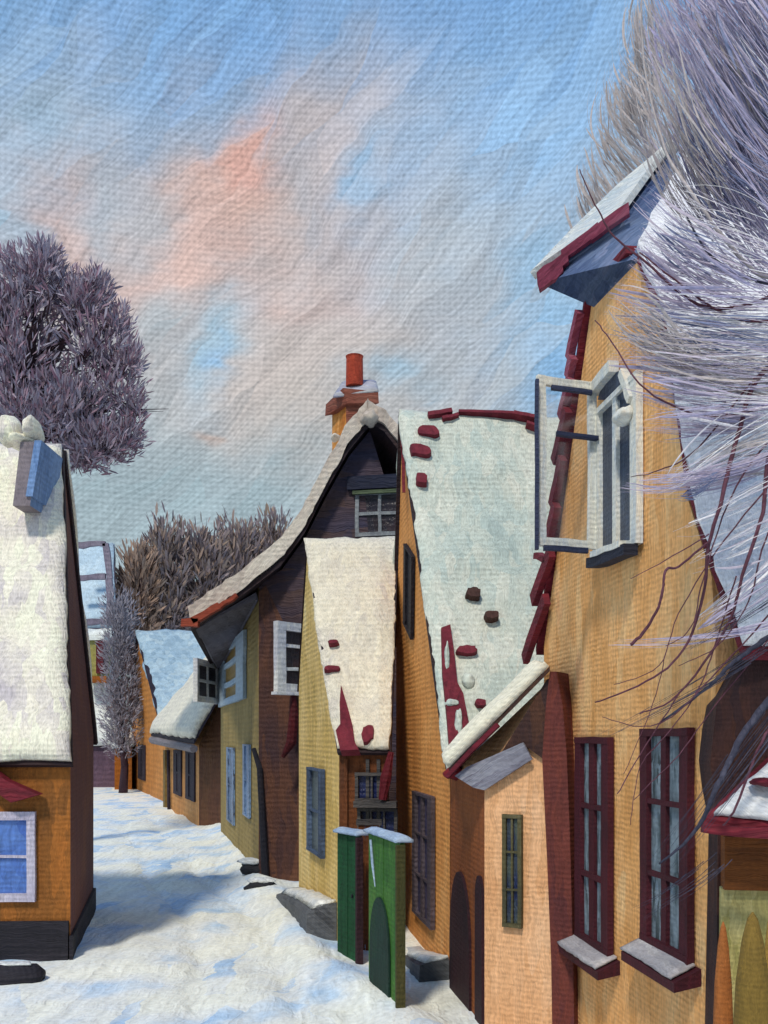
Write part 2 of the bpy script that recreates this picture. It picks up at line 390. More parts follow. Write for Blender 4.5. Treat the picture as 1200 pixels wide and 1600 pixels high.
gy = sorted(set([-60, -20, -8, 0, 3, 5] + [round(6+i*.13, 3) for i in range(130)] + [round(23+i*.6, 2) for i in range(60)] + [62, 70, 80, 100, 140, 200, 320, 600, 1500]))
gm = MB(); W_ = len(gx)
gm.add([V((a, b, gh(a, b))) for b in gy for a in gx], [(j*W_+i, j*W_+i+1, (j+1)*W_+i+1, (j+1)*W_+i) for j in range(len(gy)-1) for i in range(W_-1)])
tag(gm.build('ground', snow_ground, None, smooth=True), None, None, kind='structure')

# ================================================================ LEFT HOUSE
m_roofboard = paint('dark_eaves', ['201a22', '2c2026', '35211f'], 13, 'h')
m_gL = paint('gable_brown', ['3a2428', '4a2c2a', '5a3828'], 13, 'v', wd=10, gain=1.9)
m_fL = paint('ochre_wall', ['6b4420', '865424', '9c6028', 'b0682c'], 13, 'v', wd=18, gain=1.0)
m_sL = paint('roof_snow_left', ['a39ba6', 'c4bcbc', 'e0d8c8', 'ebe2cc', 'e2d6bf'], 13, 'v', wd=16, ln=200, bump=.5, gain=1.1)
m_plinth = paint('tarred_plinth', ['17171d', '24222a', '38343c'], 13, 'h')
m_lav = paint('lavender_paint', ['a9a4bb', 'b9b4c6', 'c9c2cc'], 13, 'v', weave=.08)
m_bluepane = glass('blue_curtain', ['3556a0', '4468b4', '5478bc', '3a5ca4', '9a5a1c'], 13, wd=26, ln=30)
hL = empty('ochre_house', G(60, 13), 'low ochre house at the left edge with tall steep snowy roof, dark gable', 'house')
rL, plgL, plgL2, plfL, plrL = house(hL, G(110, 12.9), G(146, 17), V((-7, -.25, 0)), 2.74, 3.0, P(97, 705, 15.0), m_gL, m_fL, m_roofboard, m_sL, ov=.04, eo=.18, th=.16, seed=1, nu=60, nv=40, jag=.05)
MB().obox(G(108, 12.9, -.3)+V((.0, -.05, 0)), V((-7, -.25, 0)), V((0, 0, .82)), V((0, .07, 0))).build('plinth', m_plinth, hL)
MB().obox(G(110, 12.9, -.3)+V((.0, -.05, 0)), V((-.92+.0, 4.1, 0)), V((0, 0, .62)), V((.05, 0, 0))).build('plinth', m_plinth, hL)
wL = window(hL, plfL, -70, 1268, 57, 1408, (m_lav, m_bluepane), 2, 2, proud=.06, fpx=13, bpx=4)
# red-tiled hood over the door beyond the frame, its corner reaches in
m_mar = paint('maroon_tile', ['3a0f18', '571722', '6b1d28'], 12, 'h', gain=1.3)
slab('door_hood', [plfL.p3(-90, 1130)+V((0, -.05, 0)), plfL.p3(-90, 1170)+V((0, -.05, 0)), plfL.p3(28, 1252)+V((0, -.05, 0)), plfL.p3(70, 1240)+V((0, -.05, 0)), plfL.p3(20, 1218)+V((0, -.05, 0))], V((0, -.2, 0)), m_mar, hL)
# chimney on the left roof
m_chg = paint('chimney_grey', ['6b6268', '847a80', '9a918f'], 13.5, 'v', wd=8)
m_chb = paint('chimney_blue', ['5f7fb0', '7c9ac6', '8fa9cf'], 13.5, 'v', wd=8)
def skew_stack(px0, px1, pyb, pyt, Y, dep, lean, mats, root, name='chimney'):
    a = P(px0, pyb, Y); b = P(px1, pyb, Y); c = P(px0+lean, pyt, Y); d = P(px1+lean, pyt, Y)
    dv = V((0, dep, 0)); mb = MB()
    mb.add([a, b, b+dv, a+dv, c, d, d+dv, c+dv], [(0, 1, 5, 4), (0, 3, 2, 1), (4, 5, 6, 7), (2, 3, 7, 6), (3, 0, 4, 7)], 0).add([b, b+dv, d+dv, d], [(0, 1, 2, 3)], 1)
    return mb.build(name, mats, root)
ch = skew_stack(20, 47, 790, 690, 13.7, .9, 12, [m_chg, m_chb], hL)
skew_stack(40, 51, 775, 688, 13.66, .9, 14, [m_chb, m_chb], ch, 'flue')
lump('snow_cap', P(17, 675, 13.9), (.16, .3, .22), m_sL, ch, 3, .3); lump('snow_cap', P(52, 672, 13.9), (.11, .3, .18), m_sL, ch, 6, .3); lump('snow_cap', P(36, 692, 14.0), (.2, .4, .08), m_sL, ch, 8, .2)

# ================================================================ FAR HOUSES
m_far_snow = paint('far_snow', ['c9cfd2', 'dde0dc', 'e9e6d8'], 50, 'v', wd=12, bump=.3)
m_far_blue = paint('far_snow_blue', ['9fb6c8', 'b3c8d6', 'c6d5dc'], 60, 'v', wd=12, bump=.3)
m_far_lav = paint('far_lavender', ['6d6676', '7f7686', '8c8490'], 60, 'v', wd=8)
m_far_pur = paint('far_purple_wall', ['4a3a4a', '5c4858', '6a5260'], 55, 'v', wd=8)
m_far_or = paint('far_orange', ['a86a30', 'bf7d3c', 'cc8c4c'], 50, 'v', wd=12)
m_far_or2 = paint('far_deep_orange', ['8a4c14', 'a55e18'], 55, 'v', wd=8)
m_far_dark = paint('far_dark', ['241c28', '38303c'], 50, 'v', wd=6)
m_far_och = glass('far_ochre_pane', ['8a8a50', 'a99a4a', 'a06a20'], 55, wd=5, ln=8)
# tall house farthest away
h = empty('tall_far_house', G(140, 74), 'tall distant house, pale blue roof framed in lavender boards, right beside the left house', 'house')
house(h, G(171, 70), G(175, 79), V((-9, 0, 0)), 11.0, 11.0, P(168, 852, 74.5), m_far_pur, m_far_pur, m_far_lav, m_far_blue, ov=.5, eo=.3, th=.35, amp=.1, jag=.1, nu=16, nv=16)
for (a, b, c, d) in ((118, 853, 166, 850), (166, 850, 172, 905), (172, 905, 173, 975), (118, 904, 166, 902), (118, 972, 172, 972)):
    MB().bar(P(a, b, 69.2), P(c, d, 69.2), .42, .3, V((0, -1, 0)), 0, .05).build('barge_board', m_far_lav, h)
h = empty('far_lane_house', G(150, 57), 'distant house at the end of the lane with white roof and purple wall', 'house')
r, _, _, pf, pr = house(h, G(183, 56), G(186, 60), V((-6, 0, 0)), 2.6, 2.7, P(168, 985, 58), m_far_pur, m_far_pur, m_far_dark, m_far_snow, ov=.3, eo=.25, th=.3, amp=.1, jag=.1, nu=16, nv=16)
pd = Plane(G(100, 55.6), G(190, 55.6))
d = MB().obox(P(134, 1062, 55.4), V((.95, 0, 0)), V((0, 0, 2.5)), V((0, 2.2, 0))).build('dormer', m_far_och, h)
MB().obox(P(150, 1052, 55.25), V((.4, 0, 0)), V((0, 0, 1.9)), V((0, 1, 0))).build('shutter', paint('far_red', ['4a1420', '6a2028'], 55), d)
MB().obox(P(132, 1066, 55.2), V((1.25, 0, 0)), V((0, 0, .35)), V((0, 1, 0))).build('sill', m_far_or2, d)
MB().obox(P(131, 1000, 55.2), V((1.15, 0, 0)), V((0, 0, .3)), V((0, 2, 0))).build('snow_cap', m_far_snow, d)
h = empty('orange_shed', G(192, 54), 'small deep orange shed beside the purple house at the end of the lane', 'shed')
MB().box8([G(179, 54, -.2), G(206, 54, -.2), G(206, 57, -.2), G(179, 57, -.2), G(179, 54, 2.5), G(206, 54, 2.5), G(206, 57, 2.9), G(179, 57, 2.9)]).build('wall', m_far_or2, h)
sheet('snow_cover', [P(174, 1170, 53.6), P(210, 1166, 53.6), G(210, 58, 3.3), G(174, 58, 3.3)], .3, m_far_snow, h, 10, 6, .1, .3)

# blue-roofed orange house, gable to the lane
h = empty('blue_roofed_house', G(235, 48), 'orange lane house with light blue snowy roof, fourth back on the right side', 'house')
m_blue_roof = paint('ice_blue_roof', ['7f98ac', '9fb8c8', 'b9cbd2', 'c3d2d8'], 46, 'v', wd=8, ln=200, bris=.25)
r, pg, pg2, pf, pr = house(h, G(256, 44), G(206, 57), V((7, 1.0, 0)), 3.3, 4.2, P(217, 990, 50), m_far_or, m_far_or, m_far_dark, m_blue_roof, ov=.15, eo=.3, th=.3, amp=.1, jag=.15, nu=24, nv=20, dip=.25)
window(h, pg2, 208, 1040, 216, 1108, (m_far_dark, m_far_dark), 1, 2, fw=.2)
window(h, pg, 217, 1164, 228, 1218, (m_far_dark, m_far_dark), 1, 2, fw=.2)

# low cream-roofed house
h = empty('cream_roofed_cottage', G(285, 36), 'low orange cottage with cream snow roof and brown end wall, left of the olive wall', 'cottage')
m_cot = paint('cottage_orange', ['a8703c', 'c48a50', 'd09a60'], 36, 'v', wd=10)
m_cotend = paint('cottage_brown', ['4a3028', '5c3c2c', '6b4a30'], 32, 'v', wd=12)
m_cream = paint('cream_snow', ['cfc8bc', 'e2dccb', 'ece4d0'], 34, 'v', wd=8, ln=160, tilt=.5, bris=.2)
A, B = G(257, 41.5), G(311, 32); C, D = G(345, 31.2), G(300, 41.0)
zA, zB = 2.85, 2.7
rn, rf_ = P(352, 1085, 31.2), P(335, 1028, 39)
w = MB().add([A+V((0, 0, -.2)), B+V((0, 0, -.2)), C+V((0, 0, -.2)), D+V((0, 0, -.2)), V((A.x, A.y, zA)), V((B.x, B.y, zB)), rn, rf_],
             [(0, 1, 5, 4), (4, 5, 6, 7), (2, 3, 7, 6), (3, 0, 4, 7)], 0)
w.add([B+V((0, 0, -.2)), C+V((0, 0, -.2)), rn, V((B.x, B.y, zB))], [(0, 1, 2, 3)], 1)
w.build('wall', [m_cot, m_cotend], h)
ea, eb = P(236, 1150, 40.5), P(303, 1163, 31.0)
q = [ea, eb, rn+V((.0, -.3, .1)), rf_+V((0, .5, .1))]
rr = slab('roof', q, V((0, 0, .14)), m_far_dark, h)
sheet('snow_cover', [p+V((0, 0, .15)) for p in q], .28, m_cream, rr, 26, 22, .08, .3, .12, 2)
MB().tube([P(238, 1156, 40.2), P(303, 1170, 30.8)], [.16, .13], 8).build('gutter', paint('gutter_grey', ['5f5a60', '847c80'], 34, 'h'), h)
pc = Plane(A, B)
for (a, b, c, d) in ((273, 1172, 285, 1242), (292, 1172, 306, 1250)):
    window(h, pc, a, b, c, d, (m_far_dark, m_far_dark), 1, 2, fw=.14)
MB().bar(pc.p3(262, 1262)+pc.n*.03, pc.p3(262, 1172)+pc.n*.03, .7, .12, pc.n).build('buttress', paint('olive_strip', ['6b5a34', '806a3c'], 36, 'v', wd=6), h)
MB().tube([pc.p3(268, 1282)+pc.n*.1, pc.p3(267, 1172)+pc.n*.1], [.07, .07], 8).build('downpipe', m_far_dark, h)

# ================================================================ CENTRAL GABLED HOUSE
h4 = empty('brown_gabled_house', G(450, 20), 'tall dark brown gabled house with olive side wall and red-potted chimney, middle of the row', 'house')
m_pur = paint('gable_purple', ['24263a', '332a34', '40302e', '4e362a'], 20, 'h', wd=12, ln=70, gain=1.6)
m_band = paint('corner_brown', ['2c2028', '402a26', '543628', '624430'], 19, 'v', wd=12, gain=1.4)
m_olive = paint('olive_wall', ['6b5a34', '7f6c3c', '8f7a48', '7a6838'], 23, 'v', wd=14, gain=1.25)
m_soff = paint('soffit_grey', ['3a3438', '5a5660', '6a6670'], 21, 'h', tilt=.6, wd=8)
m_verge = paint('verge_snow', ['a89a90', 'c2b4a8', 'd6cabb', 'e2d8c8'], 20, 'v', wd=7, ln=80, tilt=-.7, bris=.2)
Nc, Fa, Rt = G(405, 20), G(345, 29), G(640, 19.4)
rake = [(578, 662), (545, 703), (510, 765), (478, 828), (440, 880), (385, 922), (340, 952), (303, 978)]
YR = [19.5, 19.5, 19.55, 19.6, 19.7, 19.8, 19.85, 19.9]
fr = [P(a, b, y) for (a, b), y in zip(rake, YR)]
z405 = 3+(HY-905)/F*20
front = [V((Nc.x, 20, -.2)), V((Rt.x, 19.4, -.2)), V((Rt.x, 19.45, 6.6))]+[p+V((0, .05, -.12)) for p in (fr[0], fr[1], fr[2], fr[3], fr[4])]+[V((Nc.x, 20, z405-.1))]
bk = [V((Fa.x, 29, -.2)), V((1.5, 29, -.2)), V((1.5, 29, 6.6)), V((-1.6, 29, 9.0)), V((-2.2, 29, 8.2)), V((-2.8, 29, 7.2)), V((-3.4, 29, 6.3)), V((-4.1, 29, 5.6)), V((Fa.x, 29, 5.1))]
k = len(front)
w = MB().add(front+bk, [tuple(range(k)), tuple(range(2*k-1, k-1, -1))]+[(i, i+1, k+i+1, k+i) for i in range(k-1)], 0)
w.add([front[-1], front[0], bk[0], bk[-1]], [(0, 1, 2, 3)], 1)
w.build('wall', [m_pur, m_olive], h4)
br_ = [V((-1.9, 29.3, 9.3)), V((-2.4, 29.3, 8.5)), V((-3.0, 29.3, 7.5)), V((-3.6, 29.3, 6.6)), V((-4.2, 29.3, 5.9)), V((-4.6, 29.3, 5.6)), V((-4.9, 29.3, 5.4)), V((-5.25, 29.3, 5.2))]
def ribbon(mb, A_, B_, lo, hi, mi=0):
    k = len(A_); vs = [p+lo for p in A_]+[p+hi for p in A_]+[p+lo for p in B_]+[p+hi for p in B_]
    fs = []
    for i in range(k-1):
        fs += [(i, i+1, k+i+1, k+i), (2*k+i, 3*k+i, 3*k+i+1, 2*k+i+1), (k+i, k+i+1, 3*k+i+1, 3*k+i), (i, 2*k+i, 2*k+i+1, i+1)]
    fs += [(0, k, 3*k, 2*k), (k-1, 3*k-1, 4*k-1, 2*k-1)]
    mb.add(vs, fs, mi)
rrake = [P(572, 655, 19.5), P(600, 672, 19.45), P(631, 712, 19.4), P(668, 765, 19.3)]
brr = [V((-1.9, 29.3, 9.4)), V((-1.2, 29.3, 8.9)), V((-.3, 29.3, 8)), V((.9, 29.3, 6.8))]
mb = MB(); ribbon(mb, [p+V((0, -.3, 0)) for p in fr], br_, V((0, 0, -.12)), V((0, 0, .0))); ribbon(mb, [p+V((0, -.3, 0)) for p in rrake], brr, V((0, 0, -.12)), V((0, 0, 0)))
roof4 = mb.build('roof', m_roofboard, h4)
mb = MB()
def fine(pts, n, a=0.02):
    o = []
    for i in range(len(pts)-1):
        for j in range(n):
            p = pts[i].lerp(pts[i+1], j/n); o.append(p+V((U(a), U(a), noise.noise(p*3)*a*2.2)))
    return o+[pts[-1]]
random.seed(4)
A1 = fine([p+V((0, -.36, .02)) for p in fr], 6, .025); B1 = fine([p+V((0, 0, .02)) for p in br_], 6, 0)
ribbon(mb, A1, B1, V((0, 0, -.02)), V((-.05, 0, .34)))
A2 = fine([p+V((0, -.36, .03)) for p in rrake], 6, .025); B2 = fine([p+V((0, 0, .02)) for p in brr], 6, 0)
ribbon(mb, A2, B2, V((0, 0, -.02)), V((.02, 0, .26)))
mb.build('snow_cover', m_verge, roof4)
lump('snow_lump', P(577, 655, 19.2), (.18, .3, .16), m_verge, roof4, 2)
lump('snow_lump', P(524, 712, 19.5), (.08, .2, .1), m_verge, roof4, 5)
# red tiles at the foot of the rake
m_red = paint('red_tile', ['7a3024', '90402e', 'a04a34'], 19, 'h', wd=6, ln=20)
mb = MB(); mb.bar(P(303, 972, 19.4), P(345, 948, 19.4), .13, .2, V((0, -1, 0)), 0, .02); mb.bar(P(286, 973, 19.4), P(312, 975, 19.4), .15, .2, V((0, -1, 0)), 0, .02)
mb.bar(P(345, 948, 19.45), P(372, 932, 19.45), .08, .2, V((0, -1, 0)), 0, .02)
mb.build('edge_tiles', m_red, roof4)
# soffit and brown cladding under the swept eave
pgf = Plane(Nc, Rt); pside = Plane(Fa, Nc)
slab('soffit', [P(306, 984, 19.9), P(400, 930, 19.95), V((Nc.x-.03, 20.0, z405-.45)), V((Fa.x-.05, 29, 4.9)), V((-5.2, 29, 5.15))], V((0, 0, .06)), m_soff, h4)
MB().add([pgf.pt(0, -.2+0.0, .03), pgf.pt(pgf.st(470, 1200)[0], -.2, .03), pgf.p3(478, 860)+pgf.n*.03, pgf.p3(405, 925)+pgf.n*.03,
          pgf.pt(0, -.2, -.05), pgf.pt(pgf.st(470, 1200)[0], -.2, -.05), pgf.p3(478, 860)-pgf.n*.05, pgf.p3(405, 925)-pgf.n*.05],
         [(0, 1, 2, 3), (7, 6, 5, 4), (0, 4, 5, 1), (1, 5, 6, 2), (2, 6, 7, 3), (3, 7, 4, 0)]).build('corner_cladding', m_band, h4)
m_frost = paint('frosted_white', ['a9abb8', 'c6c6cc', 'dedcd6', 'c9ccd8'], 19, 'v', wd=6, ln=30)
m_skyfr = paint('sky_blue_paint', ['8fa6bc', 'a6b9ca', 'b4c4d0'], 25, 'v', wd=6, ln=30)
m_dkpane = glass('dark_pane', ['1b1a2a', '2a2028', '3a2024'], 19, wd=8, ln=20)
m_ochpane = glass('ochre_pane', ['80662c', '9a7a34', '6b5026'], 25, wd=8, ln=14)
m_bluewin = glass('slit_blue', ['39445e', '5f7ca4', '7c98bc', '2f3850', '6f8cb4'], 22, wd=5, ln=22)
window(h4, pside, 346, 1003, 386, 1098, (m_skyfr, m_ochpane), 1, 3, fpx=10, bpx=8, proud=.08, name='casement', jit=.02)
hp = pside.p3(346, 1100)
sash(h4, hp+pside.n*.08, V((P(313, 1100, 26.8)-hp).xy.to_3d()), 1.22, (m_frost, m_dkpane), 2, 2, fw=.17, th=.12, label='white open casement leaf')
# casement on the brown corner, standing slightly open
pcas = Plane(G(432, 19.0), G(492, 19.75))
window(h4, pcas, 427, 974, 484, 1082, (m_frost, m_dkpane), 1, 3, fpx=13, bpx=5, proud=.12, name='casement', sill=(.16, .06, m_frost, None), jit=.02)
MB().obox(G(470, 19.45, EYE+(HY-1078)/F*19.4), V((.05, .55, 0)), V((.25, 0, 0)), V((0, 0, 1.3))).build('casement_box', m_band, h4)
for (a, b, c, d) in ((357, 1168, 368, 1285), (383, 1163, 393, 1276)):
    window(h4, pside, a, b, c, d, (m_bluewin, m_bluewin), 1, 2, fpx=2.5, bpx=1.5, proud=.05, name='slit_window')
m_iron = paint('dark_iron', ['14141c', '20202a', '30282c'], 20, 'v', wd=4)
MB().tube([pside.p3(404, 1170)+pside.n*.1, pgf.p3(408, 1200)+pgf.n*.1, pgf.p3(414, 1300)+pgf.n*.12, pgf.p3(418, 1385)+pgf.n*.12], [.05, .06, .07, .08], 8).build('downpipe', m_iron, h4)
MB().tube([pgf.p3(471, 1082)+pgf.n*.6, pgf.p3(472, 1120)+pgf.n*.6, pgf.p3(468, 1160)+pgf.n*.6, pgf.p3(455, 1182)+pgf.n*.6], [.05, .10, .11, .04], 8).build('hanging_pelt', paint('deep_red', ['3a0c12', '561218'], 19), h4)
# attic window
m_attic = paint('attic_frame', ['6e7078', '8e9296', 'a4a69e'], 19, 'v', wd=5, ln=40)
window(h4, pgf, 556, 768, 632, 838, (m_attic, m_dkpane), 2, 2, fpx=6, bpx=5, proud=.06, name='attic_window', jit=.012)
MB().obox(pgf.p3(545, 768)+pgf.n*.02, pgf.u*1.3, V((0, 0, .27)), pgf.n*.14).build('lintel_shadow', paint('navy_shadow', ['14162a', '1c2136', '2a3040'], 19, 'h'), h4)  # navy slab standing in for the shadow above the attic window
MB().obox(pgf.p3(553, 775)+pgf.n*.03, pgf.u*1.1, V((0, 0, .07)), pgf.n*.12).build('mossy_ledge', paint('moss', ['3f4a38', '5c6a50'], 19, 'h'), h4)
# chimney
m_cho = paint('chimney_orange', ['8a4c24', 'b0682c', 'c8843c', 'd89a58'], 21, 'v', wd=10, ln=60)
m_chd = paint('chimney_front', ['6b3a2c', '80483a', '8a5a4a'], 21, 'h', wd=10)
YC = 21.5
chim = MB().box8([P(519, 730, YC+.6), P(545, 730, YC), P(587, 730, YC), P(565, 730, YC+.7), P(519, 622, YC+.6), P(541, 622, YC), P(586, 622, YC), P(565, 622, YC+.7)]).build('chimney', [m_cho], h4)
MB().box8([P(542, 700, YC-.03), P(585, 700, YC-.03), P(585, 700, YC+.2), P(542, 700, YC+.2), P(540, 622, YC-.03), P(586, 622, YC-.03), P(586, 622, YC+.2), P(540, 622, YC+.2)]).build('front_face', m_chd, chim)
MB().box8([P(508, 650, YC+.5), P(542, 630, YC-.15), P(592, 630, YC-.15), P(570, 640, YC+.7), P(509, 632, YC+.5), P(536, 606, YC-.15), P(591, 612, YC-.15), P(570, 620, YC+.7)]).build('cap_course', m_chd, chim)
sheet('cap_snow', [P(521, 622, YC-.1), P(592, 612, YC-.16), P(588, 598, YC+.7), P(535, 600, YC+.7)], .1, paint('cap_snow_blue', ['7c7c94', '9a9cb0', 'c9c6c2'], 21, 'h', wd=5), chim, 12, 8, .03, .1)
MB().tube([P(554, 604, YC+.2), P(554, 560, YC+.2), P(554, 557, YC+.2)], [.2, .19, .205], 14).build('chimney_pot', paint('pot_red', ['7c2a1c', 'a03c26', 'b4482e'], 21, 'v', wd=7), chim)
lump('snow_fleck', P(524, 684, YC), (.11, .2, .08), m_verge, chim, 1)

# ================================================================ CREAM ROOF HOUSE
h5 = empty('yellow_gabled_house', G(500, 15.5), 'yellow-walled house with broad cream roof, in front of the brown gable', 'house')
m_yel = paint('yellow_gable', ['a68a4c', 'bd9e58', 'ceb070', 'dac088'], 15, 'v', wd=16, gain=1.3)
m_brn = paint('brown_front', ['3c2418', '573018', '6a3c1c'], 14, 'v', wd=14, gain=1.3)
m_s5 = paint('roof_snow_cream', ['c4bab2', 'd8d0bf', 'e2d9c3', 'e8dfca'], 15, 'v', wd=12, ln=220, bump=.45)
r5, pg5, pg52, pf5, pr5 = house(h5, G(530, 14), G(467, 17.5), V((.715, -.1, 0)), 2.82, 3.9, P(481, 852, 15.8), m_yel, m_brn, m_roofboard, m_s5, ov=.03, eo=.12, th=.12, seed=3, nu=36, nv=44, jag=.05, apexR=P(621, 846, 15.8), dip=.05)
window(h5, pg5, 486, 1200, 509, 1334, (paint('slate_frame', ['2c3448', '4a5a74', '6a7c94'], 15), glass('slate_pane', ['39424e', '55605e', '2c3550'], 15, wd=6, ln=30)), 1, 2, fpx=4, bpx=3, proud=.07, name='narrow_window')
m_navy = glass('navy_pane', ['10163a', '1c2656', '2a3048', '7a6a68'], 14, wd=8, ln=20)
m_fgrey = paint('frame_grey', ['2e2e34', '4a4644', '5c5850'], 14, 'h')
window(h5, pf5, 556, 1207, 608, 1252, (m_fgrey, m_navy), 2, 1, fw=.07, proud=.09)
MB().obox(pf5.p3(556, 1260)+pf5.n*.02, pf5.u*.62, V((0, 0, .09)), pf5.n*.2).build('window_hood', m_fgrey, h5)
window(h5, pf5, 560, 1262, 622, 1312, (m_fgrey, m_navy), 3, 1, fw=.05, proud=.09)
MB().tube([P(611, 1175, 13.75), P(603, 1215, 13.72), P(598, 1250, 13.7)], [.04, .085, .06], 8).build('gutter_end', paint('wine_red', ['4a0e18', '641420'], 14), h5)
for a in (541, 575, 592):
    MB().bar(pf5.p3(a, 1320)+pf5.n*.02, pf5.p3(a, 1186)+pf5.n*.02, .05, .03, pf5.n).build('batten', m_fgrey if a > 545 else m_brn, h5)
m_wine = paint('bare_wine_tile', ['4a1622', '6a2230', '7c2c38', '5c3038'], 14, 'v', wd=6, ln=30)
patch(h5, pr5, [(521, 1051, 13, 4, 0), (523, 1010, 8, 3, .1), (576, 1153, 10, 14, .2)], m_wine, d=.1)
def tpoly(root, pl, pts, mat, name='bare_tiles', d0=-.05, d1=.14):
    k = len(pts); a = [pl.p3(*p)+pl.n*d0 for p in pts]; b = [pl.p3(*p)+pl.n*d1 for p in pts]
    return MB().add(a+b, [tuple(range(k)), tuple(range(2*k-1, k-1, -1))]+[(i, (i+1) % k, k+(i+1) % k, k+i) for i in range(k)]).build(name, mat, root)
tpoly(h5, pr5, [(535, 1077), (545, 1110), (553, 1140), (556, 1165), (563, 1178), (534, 1179), (527, 1148), (534, 1138), (533, 1105)], m_wine)

# ================================================================ MINT ROOF HOUSE
h6 = empty('orange_gabled_house', G(660, 13.5), 'orange gabled house under a huge pale mint snow roof with bare red tiles', 'house')
m_or = paint('orange_gable', ['a8703c', 'bf7f42', 'cb8c4c', 'd29a60'], 13, 'v', wd=16, gain=1.25)
m_s6 = paint('roof_snow_mint', ['a6b5b0', 'b8c4bc', 'c6ccc0', 'd4d4c6', 'bcc6be'], 13, 'v', wd=14, ln=240, bump=.45)
ap6 = P(629, 652, 14)
r6, pg6, pg62, pf6, pr6 = house(h6, G(703, 11.84), G(619, 16), V((3.6, .1, 0)), 2.62, 4.6, ap6, m_or, m_brn, m_roofboard, m_s6, ov=.06, eo=.14, th=.12, seed=7, nu=60, nv=60, jag=.05, apexR=P(905, 668, 14.1), dip=.06)
# the orange gable bellies: narrow slit and window
window(h6, pg62, 636, 858, 649, 988, (paint('slit_black', ['191720', '2a2428'], 14), m_iron), 1, 1, fpx=3, proud=.05, name='slit_window')
m_g6 = glass('grey_pane', ['2a2430', '45405a', '20284a', '4a4654'], 13, wd=7, ln=50)
window(h6, pg6, 651, 1240, 681, 1438, (paint('smoke_frame', ['3a3238', '54484c', '6a6478'], 13, 'v'), m_g6), 2, 3, fpx=5, bpx=3, proud=.06, name='narrow_window')
# tile work on the roof
patch(h6, pr6, [(668, 684, 19, 8, -.1), (656, 714, 17, 9, -.2), (658, 758, 10, 9, -.2), (728, 1024, 17, 7, 0), (749, 1106, 9, 6, 0)], m_wine, d=.12)
patch(h6, pr6, [(738, 935, 12, 8, 0), (767, 970, 12, 6, 0)], paint('brown_tile', ['3a2420', '50342c'], 13), d=.12)
rg = MB()
for (a, b, c, d, w_) in ((668, 660, 705, 654, .07), (690, 666, 715, 660, .05), (715, 655, 800, 657, .045), (800, 657, 838, 664, .06), (820, 672, 845, 680, .04)):
    rg.bar(pr6.p3(a, b)+pr6.n*.02, pr6.p3(c, d)+pr6.n*.02, w_, .16, pr6.n, 0, .01)
rg.build('ridge_tiles', m_wine, h6)
tpoly(h6, pr6, [(688, 990), (702, 985), (708, 1030), (713, 1075), (722, 1092), (733, 1150), (738, 1175), (712, 1210), (703, 1210), (697, 1130), (690, 1060)], m_wine, d1=.16)
lump('slipped_snow', pr6.p3(697, 1045)+pr6.n*.13, (.035, .06, .28), m_s6, h6, 3); lump('slipped_snow', pr6.p3(715, 1140)+pr6.n*.13, (.05, .08, .2), m_s6, h6, 5)
lump('slipped_snow', pr6.p3(704, 1105)+pr6.n*.13, (.09, .08, .05), m_s6, h6, 9); lump('slipped_snow', pr6.p3(730, 1070)+pr6.n*.10, (.09, .08, .1), m_s6, h6, 12)
mb = MB()
for i, (a, b, c, d) in enumerate(((627, 655, 629, 700), (629, 700, 631, 770))):
    mb.bar(P(a, b, 13.9), P(c, d, 13.8), .045, .05, V((0, -1, 0)), 0, .005)
mb.build('verge_tiles', m_wine, h6)
# scarlet gutter boss at the corner
lump('gutter_boss', P(712, 1208, 11.2), (.14, .16, .085), paint('scarlet', ['6a121c', '84202a'], 11, 'h'), h6, 2, .2)

# ================================================================ PEACH LEAN-TO
h7 = empty('peach_lean_to', G(800, 9.6), 'narrow peach-fronted lean-to with white sloping roof and brown arched side doors', 'outbuilding')
m_peach = paint('peach_wall', ['c08c60', 'cc9a6e', 'd6a67c', 'd4b494'], 9.6, 'v', wd=18, gain=1.15)
m_rust = paint('rust_side', ['663820', '7e4622', '8c5028'], 10.5, 'v', wd=14, gain=1.3)
m_col = paint('oxblood_pier', ['38202a', '4c2422', '5c2c24', '44242a'], 9.4, 'v', wd=14, gain=1.4)
m_gd = paint('gable_dark', ['221a20', '33211e', '4a2e1e'], 9.5, 'v', wd=12, gain=1.4)
fN, fR, fB = G(757, 9.8), G(894, 9.35), G(704, 11.5)
pf7 = Plane(fN, fR); ps7 = Plane(fB, fN)
tl = pf7.p3(757, 1222); tr = pf7.p3(857, 1065); t2 = pf7.p3(871, 1054)
bB = V((fB.x, fB.y, tl.z)); bR = V((2.1, 11.6, 0))
w = MB(); vs = [V((fN.x, fN.y, -.2)), V((fR.x, fR.y, -.2)), pf7.p3(884, 1110), t2, tr, tl, V((fB.x, fB.y, -.2)), V((bR.x, bR.y, -.2)), V((bR.x, bR.y, tr.z)), bB]
w.add(vs, [(0, 1, 2, 3, 4, 5), (0, 6, 7, 1), (1, 7, 8, 2), (2, 8, 3), (3, 8, 4), (4, 8, 9, 5), (6, 9, 8, 7)], 0); w.add([vs[0], vs[5], vs[9], vs[6]], [(0, 1, 2, 3)], 1)
w.build('wall', [m_peach, m_rust], h7)
def pplate(root, name, pl, pts, d0, d1, mat):
    k = len(pts); a = [pl.p3(*p)+pl.n*d0 for p in pts]; b = [pl.p3(*p)+pl.n*d1 for p in pts]
    return MB().add(a+b, [tuple(range(k)), tuple(range(2*k-1, k-1, -1))]+[(i, (i+1) % k, k+(i+1) % k, k+i) for i in range(k)]).build(name, mat, root)
pplate(h7, 'gable_boarding', pf7, [(765, 1210), (857, 1062), (872, 1058), (884, 1110), (866, 1196), (832, 1172), (828, 1168)], -.02, .05, m_gd)
